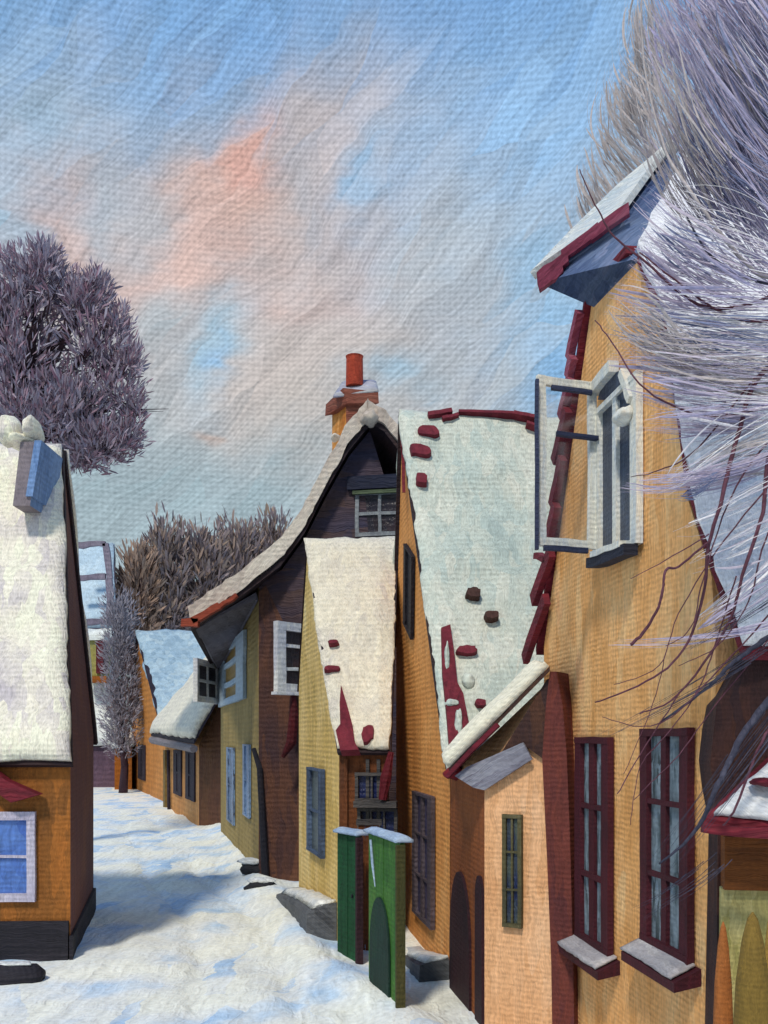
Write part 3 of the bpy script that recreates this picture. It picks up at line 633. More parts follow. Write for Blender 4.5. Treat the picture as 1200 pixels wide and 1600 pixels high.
pplate(h7, 'corner_pier', pf7, [(852, 1185), (858, 1100), (864, 1050), (874, 1050), (884, 1105), (890, 1180), (895, 1300), (900, 1500), (904, 1760), (870, 1760), (866, 1500), (860, 1350)], -.3, .09, m_col)
# sloping roof with white snow edge
ra, rb = pf7.p3(708, 1208), pf7.p3(866, 1050); dv = V((.15, 1.9, 0)); on = pf7.n*.13
rr7 = slab('roof', [ra+on*.8, rb+on, rb+dv, ra+dv], V((0, 0, .05)), m_gd, h7)
m_s7 = paint('lean_to_snow', ['d6d0c4', 'e6e0cc', 'f0e8d0'], 9.6, 'h', wd=6, ln=120, tilt=.8)
sheet('snow_cover', [ra+on*.85+V((0, 0, .055)), rb+on*1.05+V((0, 0, .055)), rb+dv+V((0, 0, .055)), ra+dv+V((0, 0, .055))], .17, m_s7, rr7, 30, 14, .03, .06, .03, 4)
mb = MB(); mb.bar(ra+on*1.05+V((0, 0, -.03)), ra.lerp(rb, .52)+on*1.1+V((0, 0, -.03)), .045, .05, pf7.n, 0, .01)
mb.build('verge_tiles', paint('maroon_verge', ['4a0e1c', '6a1a2a', '7a2230'], 9.5, 'h'), rr7)
pplate(h7, 'soffit_boards', pf7, [(716, 1212), (735, 1198), (822, 1160), (836, 1186), (762, 1234), (745, 1230)], .06, .09, paint('soffit_streaks', ['4a4858', '6c6a78', '8f909c', '5a5668'], 9.6, 'h', wd=8, ln=120, tilt=.55, bris=.25))
m_p7 = glass('ink_pane', ['141c3c', '1c2850', '4a5450', '5a5f4c'], 9.6, wd=9, ln=60)
window(h7, pf7, 788, 1272, 818, 1448, (paint('bronze_frame', ['3c3c30', '5a5438', '6a6450'], 9.6, 'v', wd=5), m_p7), 2, 3, fpx=6, bpx=3, proud=.05, name='narrow_window', jit=.005)
def arch(root, name, pl, pxl, pxr, pyt, pyb, mat, d0=-.02, d1=.03, point=.12):
    a0, _ = pl.st(pxl, pyt); a1, t1 = pl.st(pxr, pyt); c = (a0+a1)/2; r = abs(a1-a0)/2; tt = pl.st((pxl+pxr)/2, pyt)[1]; b = pl.st(pxr, pyb)[1]
    pts = [(c-r, b)]+[(c-r*math.cos(math.pi*i/12), tt-r*1.6+r*1.6*math.sin(math.pi*i/12)) for i in range(13)]+[(c+r, b)]
    k = len(pts); A_ = [pl.pt(x, y, d0) for x, y in pts]; B_ = [pl.pt(x, y, d1) for x, y in pts]
    return MB().add(A_+B_, [tuple(range(k)), tuple(range(2*k-1, k-1, -1))]+[(i, (i+1) % k, k+(i+1) % k, k+i) for i in range(k)]).build(name, mat, root)
m_plum = paint('plum_door', ['24141c', '32181f', '3c1c22'], 10.5, 'v', wd=8)
arch(h7, 'arched_door', ps7, 706, 737, 1362, 1640, m_plum)
arch(h7, 'arched_door', ps7, 746, 757, 1368, 1650, m_plum)

# ================================================================ BIG YELLOW HOUSE
h8 = empty('yellow_house', G(1000, 8.5), 'large golden yellow house at the right with open white attic casement and two maroon windows', 'house')
m_gold = paint('golden_wall', ['b88048', 'c89054', 'd29c62', 'd6aa74', 'd09464'], 8.5, 'v', wd=26, ln=160, gain=1.22)
m_s8 = paint('roof_snow_right', ['cfcdd6', 'dedde0', 'eae8e6'], 8, 'v', wd=16, ln=140, bump=.4, gain=1.1)
fc, nc = G(850, 10.5), G(1118, 6.5); pg8 = Plane(fc, nc)
n8 = -pg8.n; E8 = V((n8.x, n8.y, 0)).normalized()*7
E1, E2, Rg = P(840, 442, 9.6), P(975, 352, 8.55), P(1055, 240, 8.9)
outl = [(855, 1800), (850, 1010), (868, 880), (893, 700), (925, 470), (990, 400), (1025, 480), (1055, 640), (1075, 780), (1112, 900), (1128, 1010), (1128, 1030)]
top3 = [pg8.p3(*p) for p in outl]
top3[0] = V((fc.x, fc.y, -.2)); zn = pg8.p3(1118, 1010).z
top3[-2] = V((nc.x, nc.y, zn)); top3[-1] = V((nc.x, nc.y, -.2))
k = len(top3); bk8 = [p+E8 for p in top3]
MB().add(top3+bk8, [tuple(range(k)), tuple(range(2*k-1, k-1, -1))]+[(i, (i+1) % k, k+(i+1) % k, k+i) for i in range(k)]).build('wall', m_gold, h8)
# near roof slope: rake from the ridge down to the near eave, running away to the right
rk = [(1000, 415), (1035, 500), (1060, 640), (1075, 760), (1110, 880), (1142, 1010)]
rk3 = [pg8.p3(a, b)+pg8.n*.03 for a, b in rk]; rk3[-1] = rk3[-1]+V((.05, -.12, -.12))
ridgeS = pg8.p3(985, 385); bkr = [p+E8 for p in rk3]
roof8 = MB(); ribbon(roof8, rk3, bkr, V((0, -.02, .02)), V((0, -.03, .10)))
bl = [pg8.p3(a, b)+pg8.n*.06 for a, b in ((990, 398), (925, 470), (893, 700), (868, 880), (850, 1010))]; bl[-1] = bl[-1]+V((0, .15, -.1))
ribbon(roof8, bl, [p+E8 for p in bl], V((0, .02, .02)), V((0, .05, .10)))
roof8 = roof8.build('roof', m_mar, h8)
def blend(A_, B_, name, th, mat, parent, nu=30, nv=6, amp=.03, seed=0.0, nrm=None):
    """snow over a polyline-profiled slope A_ -> B_"""
    rows = []; k = len(A_)
    prof = []
    for i in range(k-1):
        for j in range(nv): prof.append((i, j/nv))
    prof.append((k-2, 1.0)); top = []; bot = []
    for (i, f) in prof:
        a = A_[i].lerp(A_[i+1], f); b = B_[i].lerp(B_[i+1], f)
        for q in range(nu+1):
            p = a.lerp(b, q/nu); nn = nrm*(th*(.5 if q in (0, nu) else 1)+noise.noise(p*1.6+V((seed, 0, 0)))*amp+noise.noise(p*7)*amp*.4)
            jg = (a-b).normalized()*noise.noise(p*5)*.04 if q == 0 else V((0, 0, 0))
            top.append(p+nn+jg); bot.append(p+jg)
    w = nu+1; h = len(prof); N = w*h; fs = []
    for j in range(h-1):
        for i in range(nu):
            a = j*w+i; fs += [(a, a+1, a+w+1, a+w), (N+a, N+a+w, N+a+w+1, N+a+1)]
    for i in range(nu): fs += [(i, N+i, N+i+1, i+1), ((h-1)*w+i, (h-1)*w+i+1, N+(h-1)*w+i+1, N+(h-1)*w+i)]
    for j in range(h-1): fs += [(j*w, j*w+w, N+j*w+w, N+j*w), (j*w+nu, N+j*w+nu, N+j*w+w+nu, j*w+w+nu)]
    return MB().add(top+bot, fs).build(name, mat, parent, smooth=True)
Rr = Rg
rkA = [Rg+V((.1, -.02, .05))]+[p+V((0, -.03, .11)) for p in rk3]
blend(rkA, [p+E8 for p in rkA], 'snow_cover', .10, m_s8, roof8, 40, 8, .05, 3, V((0, -.8, .6)))
# half-hip hood over the gable: snow on top, wine tiles along its edge, slate-blue soffit
m_slate = paint('slate_soffit', ['2c3a5c', '3c4a68', '52607a', '6a7088'], 9, 'h', wd=14, ln=50, tilt=.5, gain=1.5)
w1, w2 = pg8.p3(928, 480), pg8.p3(1003, 402)
hood = MB().add([E1, E2, Rg, w2, w1, E1+V((.02, 0, .05)), E2+V((0, 0, .05)), Rg+V((0, 0, .05))], [(0, 1, 6, 5), (5, 6, 7), (0, 4, 3, 1), (0, 5, 7, 2), (1, 2, 7, 6), (0, 2, 3, 4), (1, 3, 2)]).build('hood', m_slate, h8)
sn = E1.lerp(E2, .0)
m_hs = paint('hood_snow', ['b8c4cc', 'd4d8d8', 'e2e0d8', 'c6b8bc'], 9, 'h', wd=6, ln=80, tilt=-.75, bris=.25)
hf = [E1+V((0, 0, .06)), E2+V((0, 0, .06)), Rg+V((0, 0, .06))]; hn = (hf[1]-hf[0]).cross(hf[2]-hf[0]).normalized(); hn = hn if hn.y < 0 else -hn
MB().add([p+hn*.03 for p in hf]+[p+hn*.09 for p in hf], [(0, 1, 2), (5, 4, 3), (0, 3, 4, 1), (1, 4, 5, 2), (2, 5, 3, 0)]).build('hip_snow', m_hs, hood)
mb = MB()
mb.tube([E1+V((-.05, 0, .07)), E1.lerp(Rg, .3)+V((0, 0, .10)), E1.lerp(Rg, .65)+V((0, 0, .10)), Rg+V((0, 0, .08))], [.045, .085, .09, .06], 8)
mb.build('hood_snow', m_hs, hood, smooth=True)
m_rose = paint('rose_tile', ['5c1f30', '7a3044', '8f4458', '9a6474'], 9, 'h', wd=6, ln=60, tilt=.5, bris=.2)
mb = MB()
for (f0, f1, dz, w_) in ((-.02, .36, -.03, .12), (.28, .70, .03, .10), (.62, 1.02, .03, .10), (.0, .3, -.12, .09)):
    a = E1.lerp(E2, f0)+V((0, -.12, dz)); b = E1.lerp(E2, f1)+V((0, -.12, dz+.02)); mb.bar(a, b, w_, .07, V((-.3, -.95, 0)).normalized(), 0, .012)
mb.build('hood_tiles', m_rose, hood)
# overlapping verge tiles down the far rake
vt = [(919, 487, 903, 560, 20), (909, 558, 902, 590, 24), (905, 590, 890, 652, 22), (900, 640, 880, 722, 26), (892, 716, 876, 790, 24), (882, 788, 868, 850, 26), (874, 862, 846, 940, 28), (866, 935, 832, 1030, 26), (850, 868, 868, 876, 12)]
for (a, b, c, d, w_) in vt:
    p, q = pg8.p3(a, b), pg8.p3(c, d); w_ = w_*p.y/F*.52
    MB().bar(p+pg8.n*.05+V((0, 0, 0)), q+pg8.n*.05, w_*1.6, .07, pg8.n, 0, .012).build('verge_tile', m_rose if b < 600 else m_mar, roof8)
# attic window with pointed hood, one leaf standing open
m_wh = paint('white_paint', ['a9b6c4', 'ccd2d4', 'e4e2d6', 'ded8cc'], 8.5, 'v', wd=6, ln=60, weave=.07)
m_ink = glass('ink_glass', ['1a2438', '26344c', '3a4c66'], 8.5, wd=9, ln=90)
aw = window(h8, pg8, 938, 612, 1007, 866, (m_wh, m_ink), 2, 1, fpx=9, bpx=6, proud=.06, name='attic_window', jit=.012)
a0, a1 = pg8.st(947, 640)[0], pg8.st(1000, 640)[0]; zt = pg8.st(972, 620)[1]
pplate(aw, 'pointed_light', pg8, [(942, 625), (950, 598), (968, 582), (985, 578), (993, 605), (998, 625)], -.01, .05, m_ink)
MB().bar(pg8.p3(940, 612)+pg8.n*.03, pg8.p3(972, 572)+pg8.n*.03, .10, .09, pg8.n, 0, .01).build('pointed_head', m_wh, aw)
MB().bar(pg8.p3(985, 582)+pg8.n*.03, pg8.p3(1000, 625)+pg8.n*.03, .07, .07, pg8.n, 0, .01).build('pointed_head', m_wh, aw)
lump('snow_clot', pg8.p3(992, 652)+pg8.n*.1, (.08, .16, .07), m_wh, aw, 2, .3)
MB().bar(pg8.p3(944, 882)+pg8.n*.05, pg8.p3(1006, 860)+pg8.n*.05, .09, .12, pg8.n, 0, .008).build('sill', paint('sill_black', ['1a1d2c', '2c3040'], 8.5, 'h'), aw)
MB().bar(pg8.p3(952, 868)+pg8.n*.05, pg8.p3(1000, 850)+pg8.n*.05, .05, .13, pg8.n, 0, .008).build('sill_snow', m_wh, aw)
hg = pg8.p3(943, 858)+pg8.n*.06; oe = P(842, 858, 8.45); ov_ = V((oe.x-hg.x, oe.y-hg.y, 0))
htop = pg8.p3(943, 598).z-hg.z
gl = bpy.data.materials.new('clear_glass'); gl.use_nodes = True; t = NT(gl.node_tree); t.n.clear()
o_ = t.new('ShaderNodeOutputMaterial'); mx = t.new('ShaderNodeMixShader'); tr_ = t.new('ShaderNodeBsdfTransparent'); gs = t.new('ShaderNodeBsdfGlossy')
gs.inputs['Roughness'].default_value = .15; mx.inputs[0].default_value = .10; t.l.new(tr_.outputs[0], mx.inputs[1]); t.l.new(gs.outputs[0], mx.inputs[2]); t.l.new(mx.outputs[0], o_.inputs[0])
sh = sash(h8, hg, ov_, htop, (m_wh, gl), 1, 1, fw=.075, th=.045, label='white casement leaf standing wide open over the lane')
u = ov_.normalized(); nn = u.cross(V((0, 0, 1)))
zi = pg8.p3(943, 688).z; zt_ = hg.z+htop
m_in = paint('indigo_bead', ['222840', '39415c'], 8.5, 'h')  # dark indigo strips along the open leaf
mb = MB()
mb.bar(V((hg.x, hg.y, zi))-V((0, .01, 0)), V((hg.x, hg.y, zi))+u*(ov_.length*.72)-V((0, .01, 0)), .035, .06, V((0, -1, 0)), 0, .003)
mb.bar(V((hg.x, hg.y, zt_-.11))+u*.06, V((hg.x, hg.y, zt_-.11))+u*(ov_.length*.8), .035, .05, V((0, -1, 0)), 0, .003)
mb.bar(V((hg.x, hg.y, hg.z-.03))+u*.1, V((hg.x, hg.y, hg.z-.03))+u*(ov_.length*.93), .045, .05, V((0, -1, 0)), 0, .003)
mb.bar(V((hg.x, hg.y, hg.z-.05))+u*(ov_.length+.02), V((hg.x, hg.y, zt_-.06))+u*(ov_.length+.03), .03, .05, V((0, -1, 0)), 0, .006)
mb.build('glazing_bead', m_in, sh)
# two maroon windows
m_mf = paint('maroon_frame', ['32121c', '451822', '521c28'], 7.8, 'v', wd=6, ln=40, weave=.06)
m_gp = glass('green_grey_pane', ['2c3c44', '4a5a60', '8a9aa4', '39484c', '566468'], 7.8, wd=7, ln=60)
m_sillw = paint('sill_snow_grey', ['8f8b90', 'a9a5a8', 'c0bcba'], 7.5, 'h', wd=5, ln=50, bris=.2)
for i, (a, b, c, d, lb) in enumerate(((908, 1152, 961, 1478, 'maroon window nearer the peach wall'), (1012, 1138, 1088, 1488, 'wider maroon window nearer the right edge'))):
    w = window(h8, pg8, a, b, c, d, (m_mf, m_gp), 2, 3, fpx=10 if i == 0 else 12, bpx=8, proud=.055, name='window', jit=.008, label=lb)
    s0 = pg8.st(a-4, d)[0]; s1 = pg8.st(c+8, d)[0]; zb = pg8.st((a+c)/2, d+2)[1]
    MB().add([pg8.pt(s0, zb-.12, 0), pg8.pt(s1, zb-.12, 0), pg8.pt(s1, zb, 0), pg8.pt(s0, zb, 0), pg8.pt(s0, zb-.16, .2), pg8.pt(s1, zb-.16, .2), pg8.pt(s1, zb-.09, .2), pg8.pt(s0, zb-.09, .2)],
             [(0, 1, 2, 3), (7, 6, 5, 4), (0, 4, 5, 1), (1, 5, 6, 2), (2, 6, 7, 3), (3, 7, 4, 0)]).build('sill', m_mf, w)
    sheet('sill_snow', [pg8.pt(s0, zb-.08, .205), pg8.pt(s1-.06, zb-.08, .205), pg8.pt(s1-.06, zb+.01, .01), pg8.pt(s0, zb+.01, .01)], .03, m_sillw, w, 14, 8, .01, .05, .02)

# ================================================================ RIGHT-HAND DARK BARN AND PORCH
h9 = empty('dark_barn', V((2.9, 6.2, 0)), 'dark brown timber barn front at the right edge beside the yellow house', 'barn')
m_barn = paint('barn_dark', ['1c1418', '2c1c1e', '3c2420', '4a2a1c'], 6.2, 'v', wd=18, gain=1.3)
m_lime = paint('lime_yellow_wall', ['8a8448', 'a89c60', 'b8ac74', '8f7a30'], 6, 'v', wd=22, ln=90)
bq = [(1118, 1660), (1122, 1290), (1110, 1190), (1120, 1100), (1160, 1030), (1240, 960), (1500, 940), (1500, 1660)]
pb = Plane(G(1118, 6.3), G(1500, 6.1))
pplate(h9, 'wall', pb, bq, -.4, 0, m_barn)
pplate(h9, 'lime_wall', pb, [(1122, 1700), (1124, 1385), (1150, 1370), (1500, 1370), (1500, 1700)], -.1, .06, m_lime)
pplate(h9, 'lintel_board', pb, [(1126, 1386), (1126, 1305), (1500, 1300), (1500, 1400), (1210, 1388)], .0, .12, paint('lintel_rust', ['4a2810', '6b3c18', '5a3010'], 6, 'h', wd=14, gain=1.3))
ap = [P(1098, 1290, 5.9), P(1500, 1320, 5.5), P(1560, 1170, 6.2), P(1205, 1190, 6.25)]
pr = slab('porch_roof', ap, V((0, 0, .05)), m_mar, h9)
sheet('snow_cover', [P(1116, 1276, 5.88), P(1500, 1300, 5.45), P(1560, 1150, 6.2), P(1215, 1178, 6.25)], .06, paint('porch_snow', ['cdd0dc', 'e4e4e6', 'efece6'], 6, 'h', wd=8, ln=80, tilt=-.6, bris=.2), pr, 24, 12, .02, .08, .03, 2)
lump('roof_tile_patch', P(1195, 1222, 5.86), (.09, .1, .025), m_mar, pr, 4, .3)
MB().bar(P(1095, 1292, 5.84), P(1210, 1302, 5.72), .06, .06, V((0, -1, 0)), 0, .008).build('fascia', m_mar, pr)
# shrubs wrapped for winter below the porch
m_shr = [paint('wrapped_olive', ['5c4a20', '80662c', '6b5626'], 5.5, 'v', wd=10), paint('wrapped_orange', ['8a4e22', 'a86430', '9a5c30'], 5.6, 'v', wd=8), paint('wrapped_ochre', ['8a6a28', 'a8843c', '9a7a30'], 5.5, 'v', wd=9)]
for (px, pyt, Y, wpx, mi, lb) in ((1176, 1425, 5.4, 66, 0, 'olive conical shrub wrapped for winter below the porch, at the frame edge'), (1130, 1440, 5.8, 34, 1, 'thin rust orange wrapped shrub beside the yellow house corner'), (1212, 1400, 5.6, 50, 2, 'ochre wrapped shrub cut by the right edge of the frame')):
    s_ = empty('wrapped_shrub', G(px, Y), lb, 'shrub', 'wrapped shrubs below the porch')
    k = Y/F; H = EYE+(HY-pyt)*k; n = 9; prof = [(0, .8), (.12, .95), (.35, 1), (.6, .97), (.8, .78), (.92, .5), (.98, .25), (1, .04)]
    pts = [V((G(px, Y).x+noise.noise(V((i, px, 0)))*.03, Y, H*f)) for i, (f, r) in enumerate(prof)]
    MB().tube(pts, [wpx*k/2*r for f, r in prof], 12).build('wrapping', m_shr[mi], s_, smooth=True)
    MB().tube([V((pts[0].x, Y, -.2)), V((pts[0].x, Y, .3))], [.03, .025], 6).build('stem', m_iron, s_)

# ================================================================ GREEN GATE LEAVES
m_gr1 = paint('bottle_green', ['12331f', '184a2c', '1c5a38'], 13, 'v', wd=8, gain=.95)
m_gr2 = paint('grass_green', ['2c5a24', '3a6c2c', '4c7a34', '5a7034'], 10.5, 'v', wd=12, gain=.9)
m_grd = paint('deep_green', ['0f241c', '16342a', '1c3c24'], 10.5, 'v', wd=8)
m_cap = paint('ice_cap', ['8fa6c6', 'a9bcd2', 'c6d2dc'], 12, 'h', wd=5, ln=40)
for (pl0, Y0, pl1, Y1, pt, base_c, nm, lb) in ((527, 13.3, 561, 12.8, 1303, m_gr1, 0, 'dark bottle green gate leaf with snow cap, left one beside the yellow gable'), (576, 11.3, 626, 10.1, 1308, m_gr2, 1, 'brighter green gate leaf with dark arched panel, right one nearer the camera')):
    g = empty('gate_leaf', G((pl0+pl1)/2, (Y0+Y1)/2), lb, 'gate', 'green gate leaves')
    pl = Plane(G(pl0, Y0), G(pl1, Y1)); L = (G(pl1, Y1)-G(pl0, Y0)).length
    zt = pl.st((pl0+pl1)/2, pt)[1]
    mb = MB(); nb = 4
    for i in range(nb):
        mb.obox(pl.pt(L*i/nb+.006, -.15, -.05), pl.u*(L/nb-.012), V((0, 0, zt+.15+U(.015))), pl.n*(.05+.006*(i % 2)))
    mb.build('boards', base_c, g)
    MB().obox(pl.pt(L+.002, -.15, -.04), pl.u*.04, V((0, 0, zt+.13)), pl.n*.10).build('post', paint('post_plum', ['2a1a20', '3a242c'], 12) if nm == 0 else paint('post_olive', ['3a3c20', '4a4424'], 10), g)
    for z in (zt*.2, zt*.85): MB().obox(pl.pt(.02, z, -.095), pl.u*(L-.16), V((0, 0, .09)), pl.n*.04).build('rail', base_c, g)
    sheet('snow_cap', [pl.pt(-.02, zt, .06), pl.pt(L+.02, zt, .06), pl.pt(L+.02, zt, -.14), pl.pt(-.02, zt, -.14)], .07, m_cap, g, 12, 6, .02, .05, .02)
    if nm:
        arch(g, 'arched_panel', pl, 581, 611, 1402, 1600, m_grd, 0.008, .03)
        MB().tube([pl.p3(583, 1312)+pl.n*.03, pl.p3(586, 1350)+pl.n*.03, pl.p3(590, 1385)+pl.n*.03], [.014, .016, .006], 6).build('icicle', m_cap, g)
    else: lump('latch', pl.p3(553, 1400)+pl.n*.03, (.015, .02, .03), m_iron, g, 1)
gt = empty('garden_door', G(571, 13.5), 'narrow brown plank door between the two green gate leaves', 'door')
pl = Plane(G(560, 13.6), G(590, 13.6)); mb = MB()
for i in range(3): mb.obox(pl.pt(i*.1, -.1, 0), pl.u*.092, V((0, 0, 1.85)), pl.n*.04)
mb.build('planks', m_brn, gt); MB().obox(pl.pt(-.03, 1.74, -.04), pl.u*.36, V((0, 0, .08)), pl.n*.1).build('head_rail', m_fgrey, gt)

# ================================================================ STONES AND DRIFTS
m_stone = paint('dark_stone', ['1a1a20', '26262c', '34333a'], 18, 'h', wd=8)
m_stone2 = paint('grey_stone', ['3c3f46', '55585c', '64666a', '2c2d32'], 13, 'h', wd=6, ln=60, tilt=-.6)
m_sd = paint('drift_snow', ['b8bfc8', 'd6d8d6', 'e8e2d2'], 13, 'r', wd=30, bump=.6, flat=True)
def stone(px, py, Y, rx, ry, rz, mat, lb, seed, cap=None, rot=0):
    p = P(px, py, Y)+V((0, 0, .07)); s = empty('stone', V((p.x, p.y, 0)), lb, 'stone')
    lump('rock', p, (rx, ry, rz), mat, s, seed, .35, 3, rot=rot)
    if cap: lump('snow_cap', p+V(cap[:3]), cap[3:6], m_sd, s, seed+3, .3, 3, rot=rot)
stone(395, 1360, 20.2, .3, .22, .16, m_stone, 'dark stone at the foot of the olive wall, farther of two', 1, (-.06, -.05, .13, .27, .18, .07), rot=-.5)
stone(408, 1392, 18.3, .29, .2, .13, m_stone, 'black stone in the snow at the foot of the brown corner, nearer of two', 5, (.0, .05, .12, .25, .15, .06))
def low_wall(pl, pts, th, lb, seed):
    """low rubble kerb wall hugging a house foot, crest traced along plane pl"""
    n = 14; w = empty('stone_bank', V((pl.p3(*pts[0]).x, pl.p3(*pts[0]).y, 0)), lb, 'stone bank', 'low rubble banks at the house feet'); vs = []
    for i in range(n+1):
        f = i/n*(len(pts)-1); a = min(int(f), len(pts)-2); f -= a
        p = pl.p3(pts[a][0]+(pts[a+1][0]-pts[a][0])*f, pts[a][1]+(pts[a+1][1]-pts[a][1])*f); z = p.z+noise.noise(V((i*.9, seed, 0)))*.04
        b = V((p.x, p.y, 0))
        for (d, h) in ((.01, z), (th*.55, z-.02), (th*.9, z*.72), (th*(1+.2*noise.noise(V((i*.7, 0, seed)))), -.2)): vs.append(b+pl.n*d+V((0, 0, h)))
        vs.append(b+pl.n*.01+V((0, 0, -.2)))
    fs = [(i*5+j, i*5+(j+1) % 5, i*5+5+(j+1) % 5, i*5+5+j) for i in range(n) for j in range(5)]+[tuple(range(5)), tuple(n*5+4-j for j in range(5))]
    MB().add(vs, fs).build('stonework', m_stone2, w, smooth=False)
    sn_ = []
    for i in range(n+1): sn_ += [vs[i*5]+V((0, 0, .005)), vs[i*5]+V((0, 0, .05))+pl.n*.02, vs[i*5+1]+V((0, 0, .06)), vs[i*5+2].lerp(vs[i*5+1], .6+.3*noise.noise(V((i, seed, 3))))+pl.n*.02]
    MB().add(sn_, [(i*4+j, i*4+(j+1) % 4, i*4+4+(j+1) % 4, i*4+4+j) for i in range(n) for j in range(4)]+[(0, 1, 2, 3), (n*4+3, n*4+2, n*4+1, n*4)]).build('snow_crest', m_sd, w, smooth=True)
low_wall(pg5, [(471, 1390), (500, 1398), (527, 1412)], .50, 'low grey rubble bank at the foot of the yellow gable, left of the gates', 2)
low_wall(pg6, [(630, 1476), (665, 1488), (703, 1500)], .42, 'low dark rubble bank with snowy crest at the foot of the orange gable', 6)
lg = empty('fallen_log', G(10, 11.9), 'dark fallen log lying in the snow before the left house', 'log')
MB().tube([P(-70, 1529, 11.7), P(-30, 1526, 11.7), P(20, 1526, 11.75), P(55, 1524, 11.8), P(68, 1526, 11.8)], [.17, .17, .16, .15, .08], 10).build('trunk', m_plinth, lg, smooth=True)
sheet('snow_cap', [P(-70, 1512, 11.66), P(50, 1508, 11.72), P(48, 1504, 11.9), P(-70, 1506, 11.85)], .04, m_sd, lg, 20, 6, .02, .08, .03)

# ================================================================ TREES
def dabs(mb, c, r, n, size, flat=.17, up=.9, sd=.56):
    c = V(c)
    for _ in range(n):
        d = V((random.gauss(0, sd), random.gauss(0, sd), random.gauss(0, sd)))
        if d.length > 1.25: continue
        nz = noise.noise(V((d.x*2.3+c.x, d.y*2.3+c.z, d.z*2.3)))
        if nz < -.08: continue
        p = c+V((d.x*r[0], d.y*r[1], d.z*r[2]))*(1+nz*.4)
        t_ = (V((d.x, d.y, d.z+up))+V((U(.6), U(.6), U(.6)))).normalized(); s_ = t_.cross(V((U(1), U(1), U(1)))).normalized()
        L = size*U(.5, 1.7); w = L*flat
        mb.add([p-t_*L, p+s_*w-t_*L*.3, p+s_*w*.7+t_*L*.6, p+t_*L, p-s_*w+t_*L*.3, p-s_*w*.8-t_*L*.6], [(0, 1, 2, 3, 4, 5)])
def branchy(mb, base, tip, r0, levels, rng_, tw=.25):
    base, tip = V(base), V(tip); L = (tip-base).length; n = 6
    pts = [base.lerp(tip, i/n)+V((U(1), U(1), U(.4)))*L*.025*(i > 0) for i in range(n+1)]
    mb.tube(pts, [r0*(1-.8*i/n) for i in range(n+1)], 6 if levels > 1 else 4)
    if levels <= 0: return
    for i in range(rng_[levels-1]):
        f = U(.3, .95); p = pts[int(f*n)]; d = (tip-base).normalized()
        nd = (d+V((U(1), U(1), U(-.1, .6)))*.9).normalized()
        branchy(mb, p, p+nd*L*U(.3, .5), r0*(1-.8*f)*.6+.003, levels-1, rng_)
def tree(name, base, H, trunk_r, crowns, fmat, tmat, lb, n_mult=1.0, size=.2, group=None, br=(5, 8, 9), lf=.35):
    base = V(base); t_ = empty(name, base, lb, 'tree', group)
    top = max(c[0].z+c[1][2]*.6 for c in crowns); mid = crowns[0][0]
    MB().tube([base+V((0, 0, -.3)), base+V((.1, 0, H*.2)), V((mid.x, mid.y, H*.5)), V((mid.x*.98, mid.y, H*.75))], [trunk_r*1.3, trunk_r, trunk_r*.7, trunk_r*.3], 9).build('trunk', tmat, t_, smooth=True)
    lm = MB()
    for c, r, n in crowns: branchy(lm, V((mid.x, mid.y, H*lf)), c+V((0, 0, r[2]*.15)), trunk_r*.5, 1, br)
    lm.build('limbs', tmat, t_)
    fm = MB()
    for c, r, n in crowns: dabs(fm, c, r, int(n*n_mult), size)
    fm.build('crown', fmat, t_, fix=False)
m_bark = paint('plum_bark', ['2a2028', '3c2a34', '4a3038'], 22, 'v', wd=6)
m_t1 = paint('smoke_purple_twigs', ['5c566a', '746e80', '8a8492', '84727e', '765868', 'a3a2ac'], 25, 'r', wd=30, weave=.03, bump=.05, bris=.04, island=True, gain=1.5)
Y = 25; k = Y/F
def cr(px, py, rx, ry, n, Y=25, ryd=None): return (P(px, py, Y), (rx*Y/F, (ryd or rx)*Y/F, ry*Y/F), n)
random.seed(21)
tree('bare_tree', G(20, 25), 14, .3, [cr(30, 560, 60, 120, 3200), cr(60, 430, 46, 44, 1100), cr(70, 400, 22, 26, 300), cr(125, 470, 46, 36, 900), cr(150, 440, 26, 22, 240), cr(0, 480, 50, 80, 1300), cr(150, 540, 50, 42, 900), cr(185, 500, 22, 26, 200), cr(200, 560, 26, 26, 260),
     cr(110, 630, 60, 50, 1500), cr(180, 610, 40, 40, 560), cr(210, 640, 20, 34, 160), cr(60, 660, 80, 50, 1800), cr(150, 690, 46, 34, 1500), cr(195, 680, 28, 30, 500), cr(120, 710, 34, 22, 600)],
     m_t1, m_bark, 'large smoky purple winter tree rising behind the left house', 3.0, .11, lf=.8)
m_t2 = paint('umber_twigs', ['5a525a', '6c6268', '7c7072', '8a7668', '645e6a'], 78, 'r', wd=30, weave=.03, bump=.05, bris=.04, island=True, gain=1.5)
m_t2b = paint('rust_twigs', ['6c5f5c', '7e6c64', '8c7464', '78706e'], 78, 'r', wd=30, weave=.03, bump=.05, bris=.04, island=True, gain=1.5)
far = [(215, 915, 34, 70, 'm2b', 'rusty brown distant tree at the left end of the far row'), (262, 895, 38, 85, 'm2', 'tall grey-brown distant tree second from the left in the far row'), (318, 885, 42, 75, 'm2', 'broad grey distant tree in the middle of the far row'),
       (372, 880, 42, 75, 'm2', 'dark distant tree behind the low end of the brown gable roof'), (425, 870, 40, 70, 'm2', 'distant tree mostly hidden behind the swept roof of the brown gable')]
